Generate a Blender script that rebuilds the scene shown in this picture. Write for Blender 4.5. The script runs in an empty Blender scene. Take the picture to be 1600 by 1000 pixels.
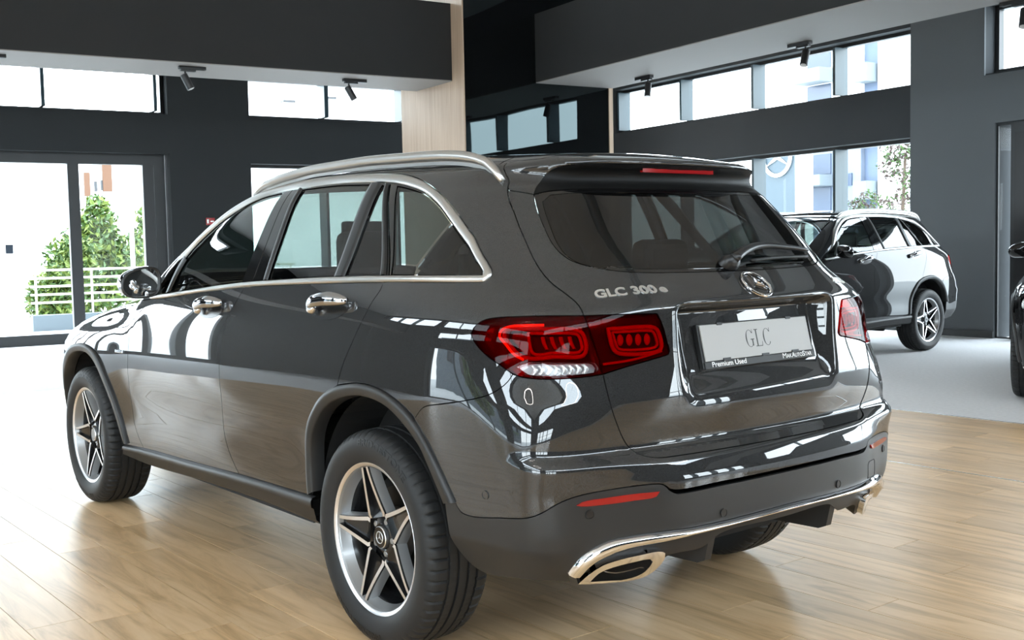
import bpy, bmesh, math, random
import numpy as np
from mathutils import Vector, Matrix
from mathutils.geometry import delaunay_2d_cdt
random.seed(7); rng=np.random.default_rng(7)
sc=bpy.context.scene; COL=sc.collection
# ------------------------------------------------------------------ camera
CAM=(-2.78523751,-3.11029048,1.31329870); PITCH,YAW,ROLL=-.0660355692,-.672844295,-.0209603076
cy_,sy_,cp_,sp_,cr_,sr_=math.cos(YAW),math.sin(YAW),math.cos(PITCH),math.sin(PITCH),math.cos(ROLL),math.sin(ROLL)
fwd=Vector((-sy_*cp_,cy_*cp_,sp_)); rt=Vector((cy_,sy_,0)); up=rt.cross(fwd)
rt2=cr_*rt+sr_*up; up2=-sr_*rt+cr_*up
cd=bpy.data.cameras.new('camera'); cd.sensor_width=36; cd.lens=1734.30463/1600*36; cd.clip_start=.05; cd.clip_end=400
cam=bpy.data.objects.new('camera',cd); COL.objects.link(cam)
M=Matrix((rt2,up2,-fwd)).transposed().to_4x4(); M.translation=Vector(CAM); cam.matrix_world=M
sc.camera=cam
# ------------------------------------------------------------------ sky, daylight, exposure
SKY=5.7; EXPOSURE=1.3
world=bpy.data.worlds.new('world'); sc.world=world; world.use_nodes=True
wn=world.node_tree.nodes; wl=world.node_tree.links
bg=wn['Background']; bg.inputs['Strength'].default_value=SKY
tc=wn.new('ShaderNodeTexCoord'); sx=wn.new('ShaderNodeSeparateXYZ'); rmp=wn.new('ShaderNodeValToRGB')
wl.new(tc.outputs['Generated'],sx.inputs[0]); wl.new(sx.outputs['Z'],rmp.inputs[0]); wl.new(rmp.outputs[0],bg.inputs['Color'])
rmp.color_ramp.elements[0].color=(.86,.92,.97,1); rmp.color_ramp.elements[1].color=(.74,.86,1,1); rmp.color_ramp.elements[1].position=.9
vs=sc.view_settings; vs.view_transform='Standard'; vs.look='None'; vs.gamma=1; vs.use_curve_mapping=False; vs.exposure=EXPOSURE
# room frame: turned 6.75 degrees against the car
TH=math.radians(6.75); EX=np.array([math.cos(TH),-math.sin(TH),0]); NX=np.array([math.sin(TH),math.cos(TH),0])
def W(E,N,Z): return tuple(E*EX+N*NX+np.array([0,0,Z]))
def portal(E,N,Z,w,h,face):
    l=bpy.data.lights.new('window_daylight','AREA'); l.shape='RECTANGLE'; l.size=w; l.size_y=h; l.cycles.is_portal=True
    o=bpy.data.objects.new('window_daylight',l); COL.objects.link(o)
    d={'S':-NX,'N':NX,'W':-EX,'E':EX}[face]   # direction the light travels
    z=Vector(-d); y=Vector((0,0,1)); x=y.cross(z); m=Matrix((x,y,z)).transposed().to_4x4(); m.translation=Vector(W(E,N,Z)); o.matrix_world=m
PORTALS=[]
# ------------------------------------------------------------------ materials
def nodes(name):
    m=bpy.data.materials.new(name); m.use_nodes=True; return m,m.node_tree.nodes,m.node_tree.links,m.node_tree.nodes['Principled BSDF']
def pbr(name,col,rough=.5,metal=0,coat=0,spec=.5,bump=0,bscale=200,var=0,vscale=3,trans=0,emis=None):
    m,n,l,b=nodes(name)
    b.inputs['Base Color'].default_value=(*col,1); b.inputs['Roughness'].default_value=rough; b.inputs['Metallic'].default_value=metal
    b.inputs['Coat Weight'].default_value=coat; b.inputs['Coat Roughness'].default_value=.02; b.inputs['Specular IOR Level'].default_value=spec
    if emis: b.inputs['Emission Color'].default_value=(*emis[:3],1); b.inputs['Emission Strength'].default_value=emis[3]
    g=n.new('ShaderNodeTexCoord')
    if bump:
        t=n.new('ShaderNodeTexNoise'); t.inputs['Scale'].default_value=bscale; t.inputs['Detail'].default_value=2; l.new(g.outputs['Object'],t.inputs['Vector'])
        p=n.new('ShaderNodeBump'); p.inputs['Strength'].default_value=bump; p.inputs['Distance'].default_value=.002; l.new(t.outputs['Fac'],p.inputs['Height']); l.new(p.outputs[0],b.inputs['Normal'])
    if var:
        t=n.new('ShaderNodeTexNoise'); t.inputs['Scale'].default_value=vscale; t.inputs['Detail'].default_value=4; l.new(g.outputs['Object'],t.inputs['Vector'])
        x=n.new('ShaderNodeMix'); x.data_type='RGBA'; x.inputs['A'].default_value=(*[c*(1-var) for c in col],1); x.inputs['B'].default_value=(*[min(1,c*(1+var)) for c in col],1)
        l.new(t.outputs['Fac'],x.inputs['Factor']); l.new(x.outputs['Result'],b.inputs['Base Color'])
    return m
def thin_glass(name,tint,refl=1.0,rough=0.0,ior=1.5):
    m,n,l,b=nodes(name); n.remove(b); out=n['Material Output']
    t=n.new('ShaderNodeBsdfTransparent'); t.inputs[0].default_value=(*tint,1)
    g=n.new('ShaderNodeBsdfGlossy'); g.inputs['Roughness'].default_value=rough; g.inputs['Color'].default_value=(refl,refl,refl,1)
    f=n.new('ShaderNodeFresnel'); x=n.new('ShaderNodeMixShader'); ge=n.new('ShaderNodeNewGeometry'); mr=n.new('ShaderNodeMapRange'); mr.inputs['To Min'].default_value=ior; mr.inputs['To Max'].default_value=1/ior
    l.new(ge.outputs['Backfacing'],mr.inputs['Value']); l.new(mr.outputs[0],f.inputs['IOR'])
    l.new(f.outputs[0],x.inputs[0]); l.new(t.outputs[0],x.inputs[1]); l.new(g.outputs[0],x.inputs[2]); l.new(x.outputs[0],out.inputs['Surface'])
    return m
def paint_mat(name,col,flake,ior=1.7):
    m,n,l,b=nodes(name)
    b.inputs['Metallic'].default_value=.08; b.inputs['Roughness'].default_value=.5; b.inputs['Specular IOR Level'].default_value=.03; b.inputs['Coat Weight'].default_value=1; b.inputs['Coat Roughness'].default_value=.012; b.inputs['Coat IOR'].default_value=ior
    g=n.new('ShaderNodeTexCoord'); v=n.new('ShaderNodeTexVoronoi'); v.inputs['Scale'].default_value=1800; l.new(g.outputs['Object'],v.inputs['Vector'])
    s=n.new('ShaderNodeSeparateColor'); l.new(v.outputs['Color'],s.inputs[0])
    x=n.new('ShaderNodeMix'); x.data_type='RGBA'; x.inputs['A'].default_value=(*col,1); x.inputs['B'].default_value=(*flake,1)
    l.new(s.outputs[0],x.inputs['Factor']); l.new(x.outputs['Result'],b.inputs['Base Color'])
    return m
MT={}
MT['paint']=paint_mat('graphite_paint',(.012,.012,.0122),(.032,.032,.0325))
MT['paint_black']=paint_mat('black_paint',(.004,.004,.0045),(.008,.008,.009),1.45)
MT['black_gloss']=pbr('black_gloss',(.004,.004,.0042),.06,coat=.5)
MT['black_trim']=pbr('black_trim',(.012,.012,.0125),.35)
MT['cladding']=pbr('grey_plastic',(.017,.0172,.0174),.42,spec=.5,bump=.12,bscale=900)
MT['diff']=pbr('dark_plastic',(.014,.014,.0145),.45,bump=.1,bscale=900)
MT['chrome']=pbr('chrome',(.82,.82,.83),.07,1)
MT['lettering']=pbr('bright_lettering',(.85,.84,.82),.28,.9)
MT['satin']=pbr('satin_aluminium',(.60,.59,.57),.30,1)
MT['rubber']=pbr('tyre_rubber',(.015,.0152,.0156),.55,spec=.35,bump=.1,bscale=500)
MT['rubber_text']=pbr('tyre_lettering',(.0015,.0015,.0016),.5)
MT['machined']=pbr('machined_alloy',(.86,.85,.86),.32,1)
MT['rim_dark']=pbr('rim_black',(.006,.006,.0065),.22,coat=.15)
MT['rim_grey']=pbr('rim_grey',(.30,.305,.31),.32,.6,coat=.3)
MT['disc']=pbr('brake_steel',(.05,.049,.048),.5,1,var=.2,vscale=30)
MT['rust']=pbr('cast_iron',(.13,.11,.095),.6,.6)
MT['inner']=pbr('dark_liner',(.006,.006,.0062),.8)
MT['seat']=pbr('black_leather',(.018,.018,.018),.45,bump=.2,bscale=150)
MT['glass_side']=thin_glass('clear_car_glass',(.52,.62,.58))
MT['glass_dark']=thin_glass('privacy_glass',(.15,.17,.165),ior=1.55)
MT['glass_rear']=thin_glass('dark_privacy_glass',(.036,.04,.04),ior=1.58)
MT['dark_chrome']=pbr('dark_chrome',(.42,.42,.43),.08,1)
MT['under']=pbr('matt_black',(.004,.004,.004),.5,spec=.2)
MT['glass_mirror']=pbr('mirror_glass',(.75,.78,.78),.02,1)
MT['lens_red']=thin_glass('red_lens',(.62,.02,.025),refl=.45,ior=1.3)
MT['lens_clear']=thin_glass('clear_lens',(.88,.88,.88))
MT['lamp_dark']=pbr('lamp_dark',(.055,.003,.004),.2,coat=.5)
MT['lamp_red']=pbr('lamp_red',(.55,.006,.006),.22,coat=.3)
MT['lamp_orange_glint']=pbr('lamp_orange_glint',(.95,.16,.02),.2,emis=(1,.2,.02,.5))  # lamp is unlit; glow put in for sunlight caught on the arc
MT['lamp_white']=pbr('lamp_white',(.72,.74,.75),.15,.4)
MT['lamp_silver']=pbr('lamp_silver',(.30,.30,.31),.3,.6)
MT['red']=pbr('red_reflector',(.27,.003,.004),.12,coat=.5)
MT['plate']=pbr('plate_grey',(.36,.355,.345),.35)
MT['ink']=pbr('dark_ink',(.03,.032,.032),.5)
MT['white_ink']=pbr('white_ink',(.75,.75,.75),.5)
MT['wall']=pbr('wall_graphite',(.0255,.028,.0295),.8,spec=.15,var=.06,vscale=1.2)
MT['wall_side']=pbr('wall_graphite_lit',(.050,.054,.0575),.8,spec=.15,var=.05,vscale=1.2)  # graphite wall colour lightened to carry the east wall's stronger light
MT['pier']=pbr('pier_grey',(.13,.14,.146),.8,spec=.15,var=.05,vscale=1.2)
MT['beam']=pbr('beam_black',(.0245,.0243,.0242),.75,spec=.15,var=.05)
MT['soffit']=pbr('soffit_grey',(.23,.212,.20),.7)
MT['frame']=pbr('window_frame_black',(.020,.022,.024),.45)
MT['fin']=pbr('window_fin',(.020,.043,.055),.4)
MT['pane']=thin_glass('window_glass',(.90,.95,.95),refl=.35,ior=1.35)
MT['ceil']=pbr('ceiling_grey',(.62,.60,.58),.8)
MT['duct']=pbr('duct_grey',(.22,.22,.22),.5,.3)
MT['lamp_black']=pbr('spot_black',(.012,.012,.013),.4)
MT['lamp_lens']=pbr('spot_lens',(.45,.42,.38),.25,coat=.5)
MT['metal_strip']=pbr('metal_strip',(.8,.8,.8),.25,1)
MT['skirt']=pbr('skirting',(.03,.033,.035),.5)
def glassblack():
    m,n,l,b=nodes('black_lacquered_glass'); b.inputs['Base Color'].default_value=(.003,.003,.0032,1); b.inputs['Roughness'].default_value=.015; b.inputs['IOR'].default_value=1.5; b.inputs['Specular Tint'].default_value=(.72,.93,.97,1)
    g=n.new('ShaderNodeTexCoord'); t=n.new('ShaderNodeTexNoise'); t.inputs['Scale'].default_value=1.1; t.inputs['Detail'].default_value=0; l.new(g.outputs['Object'],t.inputs['Vector'])
    p=n.new('ShaderNodeBump'); p.inputs['Strength'].default_value=.12; p.inputs['Distance'].default_value=.02; l.new(t.outputs['Fac'],p.inputs['Height']); l.new(p.outputs[0],b.inputs['Normal'])
    return m
MT['blackglass']=glassblack()
def wood(name,c0,c1,c2,scale,rough,obj_random,spec=.5,knots=True):
    m,n,l,b=nodes(name); g=n.new('ShaderNodeNewGeometry'); oi=n.new('ShaderNodeObjectInfo')
    mp=n.new('ShaderNodeVectorMath'); mp.operation='MULTIPLY'; mp.inputs[1].default_value=scale; l.new(g.outputs['Position'],mp.inputs[0])
    ad=n.new('ShaderNodeVectorMath'); ad.operation='ADD'; l.new(mp.outputs[0],ad.inputs[0])
    if obj_random:
        r=n.new('ShaderNodeVectorMath'); r.operation='SCALE'; r.inputs[0].default_value=(37,91,53); l.new(oi.outputs['Random'],r.inputs['Scale']); l.new(r.outputs[0],ad.inputs[1])
    t=n.new('ShaderNodeTexNoise'); t.inputs['Scale'].default_value=1; t.inputs['Detail'].default_value=6; t.inputs['Roughness'].default_value=.62; t.inputs['Distortion'].default_value=1.3; l.new(ad.outputs[0],t.inputs['Vector'])
    cr=n.new('ShaderNodeValToRGB'); e=cr.color_ramp.elements; e[0].position=.30; e[0].color=(*c0,1); e[1].position=.70; e[1].color=(*c2,1); k=e.new(.5); k.color=(*c1,1)
    l.new(t.outputs['Fac'],cr.inputs[0]); last=cr.outputs[0]
    if obj_random:
        hv=n.new('ShaderNodeHueSaturation'); mm=n.new('ShaderNodeMapRange'); mm.inputs['To Min'].default_value=.88; mm.inputs['To Max'].default_value=1.1; l.new(oi.outputs['Random'],mm.inputs['Value']); l.new(mm.outputs[0],hv.inputs['Value']); l.new(last,hv.inputs['Color']); last=hv.outputs[0]
    l.new(last,b.inputs['Base Color']); b.inputs['Roughness'].default_value=rough; b.inputs['Specular IOR Level'].default_value=spec
    mr=n.new('ShaderNodeMapRange'); mr.inputs['To Min'].default_value=rough*.92; mr.inputs['To Max'].default_value=rough*1.1; l.new(t.outputs['Fac'],mr.inputs['Value']); l.new(mr.outputs[0],b.inputs['Roughness'])
    p=n.new('ShaderNodeBump'); p.inputs['Strength'].default_value=.05; p.inputs['Distance'].default_value=.002; l.new(t.outputs['Fac'],p.inputs['Height']); l.new(p.outputs[0],b.inputs['Normal'])
    return m
MT['plank']=wood('oak_plank',(.46,.285,.135),(.70,.465,.25),(.80,.565,.34),(11,1.3,8),.30,True,spec=.42)
MT['panel_wood']=wood('light_oak_panel',(.34,.235,.16),(.42,.30,.21),(.48,.355,.255),(26,26,.55),.5,False)
MT['carpet']=pbr('grey_carpet',(.74,.725,.72),.8,spec=.2,bump=.5,bscale=260,var=.12,vscale=30)
MT['ground']=pbr('pale_concrete',(.62,.62,.60),.8,var=.06,vscale=.6)
MT['white_wall']=pbr('white_render',(.85,.85,.83),.8)
MT['blue_wall']=pbr('blue_grey_render',(.13,.155,.20),.8,var=.08,vscale=.5)
MT['pale_wall']=pbr('pale_render',(.12,.14,.155),.8)
MT['sign_blue']=pbr('sign_blue',(.03,.05,.065),.4)
MT['sign_white']=pbr('sign_white',(.9,.9,.9),.4)
MT['brown']=pbr('brown_cladding',(.085,.035,.014),.7)
MT['mid_blue']=pbr('mid_blue_render',(.075,.10,.15),.7)
MT['win_blue']=pbr('blue_window',(.03,.045,.075),.2)
MT['win_dark']=pbr('dark_window',(.006,.008,.012),.15)
MT['rail']=pbr('cream_rail',(.80,.80,.62),.5)
MT['leaf']=pbr('leaf_green',(.040,.085,.010),.55,var=.5,vscale=.9)
MT['leaf2']=pbr('leaf_light',(.125,.17,.022),.55,var=.4,vscale=.9)
MT['leaf_red']=pbr('leaf_russet',(.060,.036,.028),.6,var=.5,vscale=.9)
MT['bark']=pbr('bark',(.10,.07,.05),.9)
MT['ring']=pbr('ring_lamp',(1,1,1),.4,emis=(1,.93,.85,14))
import numpy as np
def bsp(t0,dt,ctrl):
    ctrl=np.asarray(ctrl,float); n=len(ctrl)
    def f(t):
        u=np.clip((np.asarray(t,float)-t0)/dt,0,n-1-1e-9); i=np.floor(u).astype(int); w=u-i
        g=lambda k: ctrl[np.clip(i+k,0,n-1)]
        return ((1-w)**3*g(-1)+(3*w**3-6*w*w+4)*g(0)+(-3*w**3+3*w*w+3*w+1)*g(1)+w**3*g(2))/6
    return f
def tab(xs,ys,t0,t1,dt):
    t=np.arange(t0,t1+dt/2,dt); return bsp(t0,dt,np.interp(t,xs,ys))
def sst(a,b,x): 
    t=np.clip((x-a)/(b-a),0,1); return t*t*t*(t*(6*t-15)+10)
def smax(a,b,k):
    h=np.maximum(k-np.abs(a-b),0)/k; return np.maximum(a,b)+h**3*k/6
b_P=bsp(.1,.1,[.78,.84,.880,.902,.912,.919,.924,.924,.919,.909,.890,.853,.806,.757,.708,.655,.59,.53])
b_PL=tab([-1.1,-.8,-.5,-.25,0,.35,.8,1.1,1.4,1.7,2.0,2.3,2.6,2.9,3.1,3.4,3.7,3.9],[-.11,-.06,-.02,.006,.014,.008,.003,0,-.005,-.011,-.015,-.010,.004,.010,.004,-.04,-.12,-.2],-1.1,3.9,.15)
b_PG=tab([-1.1,-.6,-.2,.4,1.2,1.8,2.3,3.9],[-.13,-.075,-.024,0,.004,.012,-.01,-.2],-1.1,3.9,.15)
b_RC=tab([.1,.3,.36,.42,.5,.6,.64,.69,.705,.725,.74,.80,.867,1.0,1.1,1.128,1.15,1.19,1.22,1.3,1.4,1.486,1.515,1.548,1.563,1.574,1.586,1.6,1.62,1.66,1.8],
       [.75,.88,.925,.952,.968,.969,.966,.948,.93,.897,.897,.908,.914,.902,.899,.897,.882,.838,.802,.722,.625,.545,.505,.508,.55,.566,.562,.545,.52,.42,.25],.1,1.8,.012)
b_FC=tab([.1,.25,.4,.6,.8,.95,1.0,1.1,1.8],[3.45,3.60,3.66,3.69,3.69,3.65,3.59,3.42,2.3],.1,1.8,.03)
b_TC=tab([-1.1,-.6,-.47,-.38,0,.5,.9,1.2,1.35,1.5,1.7,1.9,2.1,2.25,2.35,2.5,2.8,3.1,3.4,3.6,3.75,3.9],
       [1.47,1.580,1.607,1.624,1.648,1.660,1.655,1.632,1.612,1.580,1.497,1.397,1.29,1.205,1.172,1.15,1.12,1.075,1.0,.93,.85,.75],-1.1,3.9,.06)
def box(v,a,b,w): return sst(a-w/2,a+w/2,v)*(1-sst(b-w/2,b+w/2,v))
def b_S(y,z):
    w=sst(1.06,1.34,z)
    s=b_P(z)+(1-w)*b_PL(y)+w*b_PG(y)
    s=s-.32*np.maximum(.452-z,0)*sst(-.22,-.42,y)
    s=s-.012*np.exp(-((z-.60)/.12)**2)*box(y,.35,2.35,.5)
    return s
def b_R(x,z):
    ax=np.abs(x); w=sst(.72,1.06,z); r=b_RC(z)-(.152+.048*w)*ax**2-(.12+.75*w)*np.maximum(ax-.5,0)**2.5
    r=r-.05*np.exp(-((z-1.2)/.09)**2)*sst(.35,.75,ax)-.05*(1-sst(.6,.74,z))*sst(.4,.8,ax)
    r=r-.25*np.maximum(.452-z,0)*sst(.55,.7,ax)
    # number plate recess
    r=r-(.054+.2*(z-1.))*box(ax,-1,.350,.085)*sst(.80,.94,z)*(1-sst(1.102,1.142,z))
    return r
def b_Fr(x,z):
    ax=np.abs(x); return b_FC(z)-.16*ax**2-.6*np.maximum(ax-.4,0)**2.5
def b_T(x,y):
    ax=np.abs(x); return b_TC(y)-.09*ax**2-.35*np.maximum(ax-.45,0)**2
KSR,KST,KRT,KF=.30,.16,.07,.30
def b_F(x,y,z):
    a=np.abs(x)-b_S(y,z); b=-y-b_R(x,z); t=z-b_T(x,y); f=y-b_Fr(x,z)
    k=.15+.15*sst(.62,1.02,z)+.12*sst(1.05,1.35,z)
    g=smax(a,b,k); g=smax(g,f,KF); g=smax(g,t,KST-.12*sst(-.25,-.45,y)*(1-sst(.3,.6,np.abs(x)))) 
    return g
def grad(x,y,z,h=1.5e-3):
    g=np.stack([b_F(x+h,y,z)-b_F(x-h,y,z),b_F(x,y+h,z)-b_F(x,y-h,z),b_F(x,y,z+h)-b_F(x,y,z-h)],-1)
    return g/np.linalg.norm(g,axis=-1,keepdims=True)
# ---- chart (s,z): horizontal rays around an inner stadium path; s=y on the left side
PX,PYR,PYF,CR=.40,-.35,3.15,.5
SC=PYR-CR*np.pi/2-PX      # rear centre line
def chart_ray(s):
    s=np.asarray(s,float); m=s<SC; q=np.where(m,2*SC-s,s)   # mirror to the left half
    ox=np.full(q.shape,-PX); oy=np.clip(q,PYR,PYF)
    th=np.clip((PYR-q)/CR,0,np.pi/2); tf=np.clip((q-PYF)/CR,0,np.pi/2)
    dx=-np.cos(th)*np.cos(tf); dy=-np.sin(th)+np.sin(tf)
    ex=np.clip(PYR-CR*np.pi/2-q,0,None); ex2=np.clip(q-PYF-CR*np.pi/2,0,None)
    ox=ox+ex+ex2
    sg=np.where(m,-1,1)
    return ox*sg,oy,dx*sg,dy
def side(s,z,off=0.):
    ox,oy,dx,dy=chart_ray(s); z=np.asarray(z,float)+0*ox
    lo=np.zeros(ox.shape); hi=np.full(ox.shape,1.6)
    for _ in range(36):
        m=(lo+hi)/2; v=b_F(ox+m*dx,oy+m*dy,z)>off; hi=np.where(v,m,hi); lo=np.where(v,lo,m)
    r=(lo+hi)/2; return np.stack([ox+r*dx,oy+r*dy,z],-1)
def top(x,y):
    x=np.asarray(x,float);y=np.asarray(y,float)+0*x;x=x+0*y
    lo=np.full(x.shape,.6); hi=np.full(x.shape,1.9)
    for _ in range(36):
        m=(lo+hi)/2; v=b_F(x,y,m)>0; hi=np.where(v,m,hi); lo=np.where(v,lo,m)
    return np.stack([x,y,(lo+hi)/2],-1)
def inv(p):   # 3d -> (s,z)
    x,y,z=p; sg=-1 if x>0 else 1; x=-abs(x)
    if x>=-PX and y<PYR: s=PYR-CR*np.pi/2-(x+PX)
    elif y<PYR: s=PYR-CR*np.arctan2(PYR-y,-(x+PX))
    elif y>PYF and x>=-PX: s=PYF+CR*np.pi/2+(x+PX)
    elif y>PYF: s=PYF+CR*np.arctan2(y-PYF,-(x+PX))
    else: s=y
    return (s if sg>0 else 2*SC-s, z)
# ------------------------------------------------------------------ mesh helpers
def mesh(name,verts,faces,mats,parent=None,fm=None,nrm=None,smooth=False,angle=None):
    me=bpy.data.meshes.new(name); me.from_pydata([tuple(map(float,v)) for v in verts],[],[tuple(map(int,f)) for f in faces])
    mats=mats if isinstance(mats,(list,tuple)) else [mats]
    for m in mats: me.materials.append(MT[m] if isinstance(m,str) else m)
    if fm is not None: me.polygons.foreach_set('material_index',list(map(int,fm)))
    if smooth or nrm is not None: me.polygons.foreach_set('use_smooth',[True]*len(me.polygons))
    me.update()
    if angle is not None: me.set_sharp_from_angle(angle=math.radians(angle))
    if nrm is not None: me.normals_split_custom_set_from_vertices([tuple(map(float,v)) for v in nrm])
    o=bpy.data.objects.new(name,me); COL.objects.link(o)
    if parent is not None: o.parent=parent
    return o
def empty(name,loc=(0,0,0),rz=0):
    o=bpy.data.objects.new(name,None); o.empty_display_size=.2; COL.objects.link(o); o.location=loc; o.rotation_euler=(0,0,rz); return o
def tag(o,label=None,cat=None,group=None,kind=None):
    for k,v in (('label',label),('category',cat),('group',group),('kind',kind)):
        if v: o[k]=v
    return o
class MB:
    def __init__(s): s.v=[];s.f=[];s.m=[]
    def add(s,v,f,m=0):
        k=len(s.v); s.v+=[tuple(p) for p in v]; s.f+=[tuple(i+k for i in q) for q in f]; s.m+=[m]*len(f); return s
    def box(s,a,b,m=0,T=None):
        (x0,y0,z0),(x1,y1,z1)=a,b
        v=[(x,y,z) for z in (z0,z1) for x,y in ((x0,y0),(x1,y0),(x1,y1),(x0,y1))]
        if T: v=[T(*p) for p in v]
        return s.add(v,[(3,2,1,0),(4,5,6,7),(0,1,5,4),(1,2,6,5),(2,3,7,6),(3,0,4,7)],m)
    def tube(s,pts,r,n=8,m=0,close=False,caps=True,flat=1.0):
        P=np.array(pts,float); L=len(P); k=len(s.v); r=np.broadcast_to(np.asarray(r,float),(L,))
        prev=None
        for i in range(L):
            t=(P[(i+1)%L]-P[i-1]) if close else (P[min(i+1,L-1)]-P[max(i-1,0)]); t/=np.linalg.norm(t)+1e-12
            a=np.array([0,0,1.]) if prev is None else prev
            if prev is None and abs(t[2])>.9: a=np.array([1.,0,0])
            u=a-t*(a@t); u/=np.linalg.norm(u)+1e-12; w=np.cross(t,u); prev=u
            for j in range(n):
                g=2*math.pi*j/n; s.v.append(tuple(P[i]+r[i]*(math.cos(g)*u*flat+math.sin(g)*w)))
        for i in range(L if close else L-1):
            i2=(i+1)%L
            for j in range(n):
                j2=(j+1)%n; s.f.append((k+i*n+j,k+i*n+j2,k+i2*n+j2,k+i2*n+j)); s.m.append(m)
        if caps and not close:
            s.f.append(tuple(k+j for j in reversed(range(n)))); s.f.append(tuple(k+(L-1)*n+j for j in range(n))); s.m+=[m,m]
        return s
    def lathe(s,prof,n=32,m=0,axis='z',c=(0,0,0),close=False):
        k=len(s.v); L=len(prof)
        for a,r in prof:
            for j in range(n):
                g=2*math.pi*j/n; p=(r*math.cos(g),r*math.sin(g),a)
                if axis=='x': p=(a,r*math.cos(g),r*math.sin(g))
                if axis=='y': p=(r*math.cos(g),a,r*math.sin(g))
                s.v.append((p[0]+c[0],p[1]+c[1],p[2]+c[2]))
        for i in range(L if close else L-1):
            i2=(i+1)%L; mm=m[i] if isinstance(m,(list,tuple)) else m
            for j in range(n):
                j2=(j+1)%n; s.f.append((k+i*n+j,k+i*n+j2,k+i2*n+j2,k+i2*n+j)); s.m.append(mm)
        return s
    def grid(s,P,m=0,flip=False):
        k=len(s.v); a,b=len(P),len(P[0])
        for row in P: s.v+=[tuple(p) for p in row]
        for i in range(a-1):
            for j in range(b-1):
                q=(k+i*b+j,k+i*b+j+1,k+(i+1)*b+j+1,k+(i+1)*b+j); s.f.append(q[::-1] if flip else q); s.m.append(m)
        return s
    def xf(s,T): s.v=[tuple(T(*p)) for p in s.v]; return s
    def build(s,name,mats,parent=None,smooth=False,angle=None): return mesh(name,s.v,s.f,mats,parent,fm=s.m,smooth=smooth or angle is not None,angle=angle)
def fixn(o):   # consistent outward normals
    bm=bmesh.new(); bm.from_mesh(o.data); bmesh.ops.recalc_face_normals(bm,faces=bm.faces); bm.to_mesh(o.data); bm.free(); return o
def bevel(o,w,seg=2):
    m=o.modifiers.new('bevel','BEVEL'); m.width=w; m.segments=seg; m.limit_method='ANGLE'; return o
def rbox(name,a,b,mat,parent=None,w=.01,T=None): return bevel(MB().box(a,b,0,T).build(name,mat,parent),w)
def text_mesh(s,size=1,extrude=.0,offset=0,sx=1,bevel=0,align='CENTER',shear=0,space=1):
    cu=bpy.data.curves.new('t','FONT'); cu.body=s; cu.size=size; cu.extrude=extrude; cu.offset=offset; cu.align_x=align; cu.shear=shear; cu.space_character=space
    cu.bevel_depth=bevel; cu.resolution_u=4
    ob=bpy.data.objects.new('t',cu); COL.objects.link(ob); dg=bpy.context.evaluated_depsgraph_get(); dg.update()
    me=bpy.data.meshes.new_from_object(ob.evaluated_get(dg)); v=np.array([p.co[:] for p in me.vertices]); f=[tuple(p.vertices) for p in me.polygons]
    bpy.data.objects.remove(ob); bpy.data.curves.remove(cu); bpy.data.meshes.remove(me)
    v[:,0]*=sx; return v,f
# ------------------------------------------------------------------ panels cut from the body surface
def cr(pts,h=.02,closed=False):
    """smooth resampled curve through points"""
    P=np.array(pts,float)
    if len(P)<3:
        n=max(1,int(np.linalg.norm(P[-1]-P[0])/h)); return [tuple(P[0]+(P[-1]-P[0])*i/n) for i in range(n+1)]
    out=[]; n=len(P)
    for i in range(n-1):
        p0=P[i-1] if i>0 else 2*P[0]-P[1]; p3=P[i+2] if i+2<n else 2*P[-1]-P[-2]; p1,p2=P[i],P[i+1]
        k=max(1,int(np.ceil(np.linalg.norm(p2-p1)/h)))
        d=[max(np.linalg.norm(a-b),1e-9)**.5 for a,b in ((p1,p0),(p2,p1),(p3,p2))]
        m1=(p1-p0)/d[0]-(p2-p0)/(d[0]+d[1])+(p2-p1)/d[1]; m2=(p2-p1)/d[1]-(p3-p1)/(d[1]+d[2])+(p3-p2)/d[2]; m1=m1*d[1]; m2=m2*d[1]
        for j in range(k):
            t=j/k; out.append(tuple((2*t**3-3*t*t+1)*p1+(t**3-2*t*t+t)*m1+(-2*t**3+3*t*t)*p2+(t**3-t*t)*m2))
    out.append(tuple(P[-1])); return out
def dens(poly,h):
    out=[]
    for i in range(len(poly)):
        a=np.array(poly[i]);b=np.array(poly[(i+1)%len(poly)]); n=max(1,int(np.ceil(np.linalg.norm(b-a)/h)))
        out+=[tuple(a+(b-a)*j/n) for j in range(n)]
    return out
def clean(poly):
    out=[]
    for p in poly:
        if not out or math.hypot(p[0]-out[-1][0],p[1]-out[-1][1])>1e-4: out.append((float(p[0]),float(p[1])))
    if math.hypot(out[0][0]-out[-1][0],out[0][1]-out[-1][1])<1e-4: out.pop()
    return out
def area(p):
    P=np.array(p); return .5*np.sum(P[:,0]*np.roll(P[:,1],-1)-P[:,1]*np.roll(P[:,0],-1))
def inset(poly,d):
    P=np.array(poly)
    if area(poly)<0: P=P[::-1]
    t1=P-np.roll(P,1,0); t2=np.roll(P,-1,0)-P
    t1/=np.linalg.norm(t1,axis=1,keepdims=True)+1e-12; t2/=np.linalg.norm(t2,axis=1,keepdims=True)+1e-12
    n=np.stack([-(t1+t2)[:,1],(t1+t2)[:,0]],1); ln=np.linalg.norm(n,axis=1,keepdims=True); n/=ln+1e-9
    cs=np.clip(ln/2,.5,1); return [tuple(p) for p in P+n*d/cs]
def inside(px,py,poly):
    P=np.array(poly); c=np.zeros(px.shape,bool); x0,y0=P[:,0],P[:,1]; x1,y1=np.roll(x0,1),np.roll(y0,1)
    for a,b,cx,cy in zip(x0,y0,x1,y1):
        if b==cy: continue
        m=((b>py)!=(cy>py))&(px<(cx-a)*(py-b)/(cy-b)+a); c^=m
    return c
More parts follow.
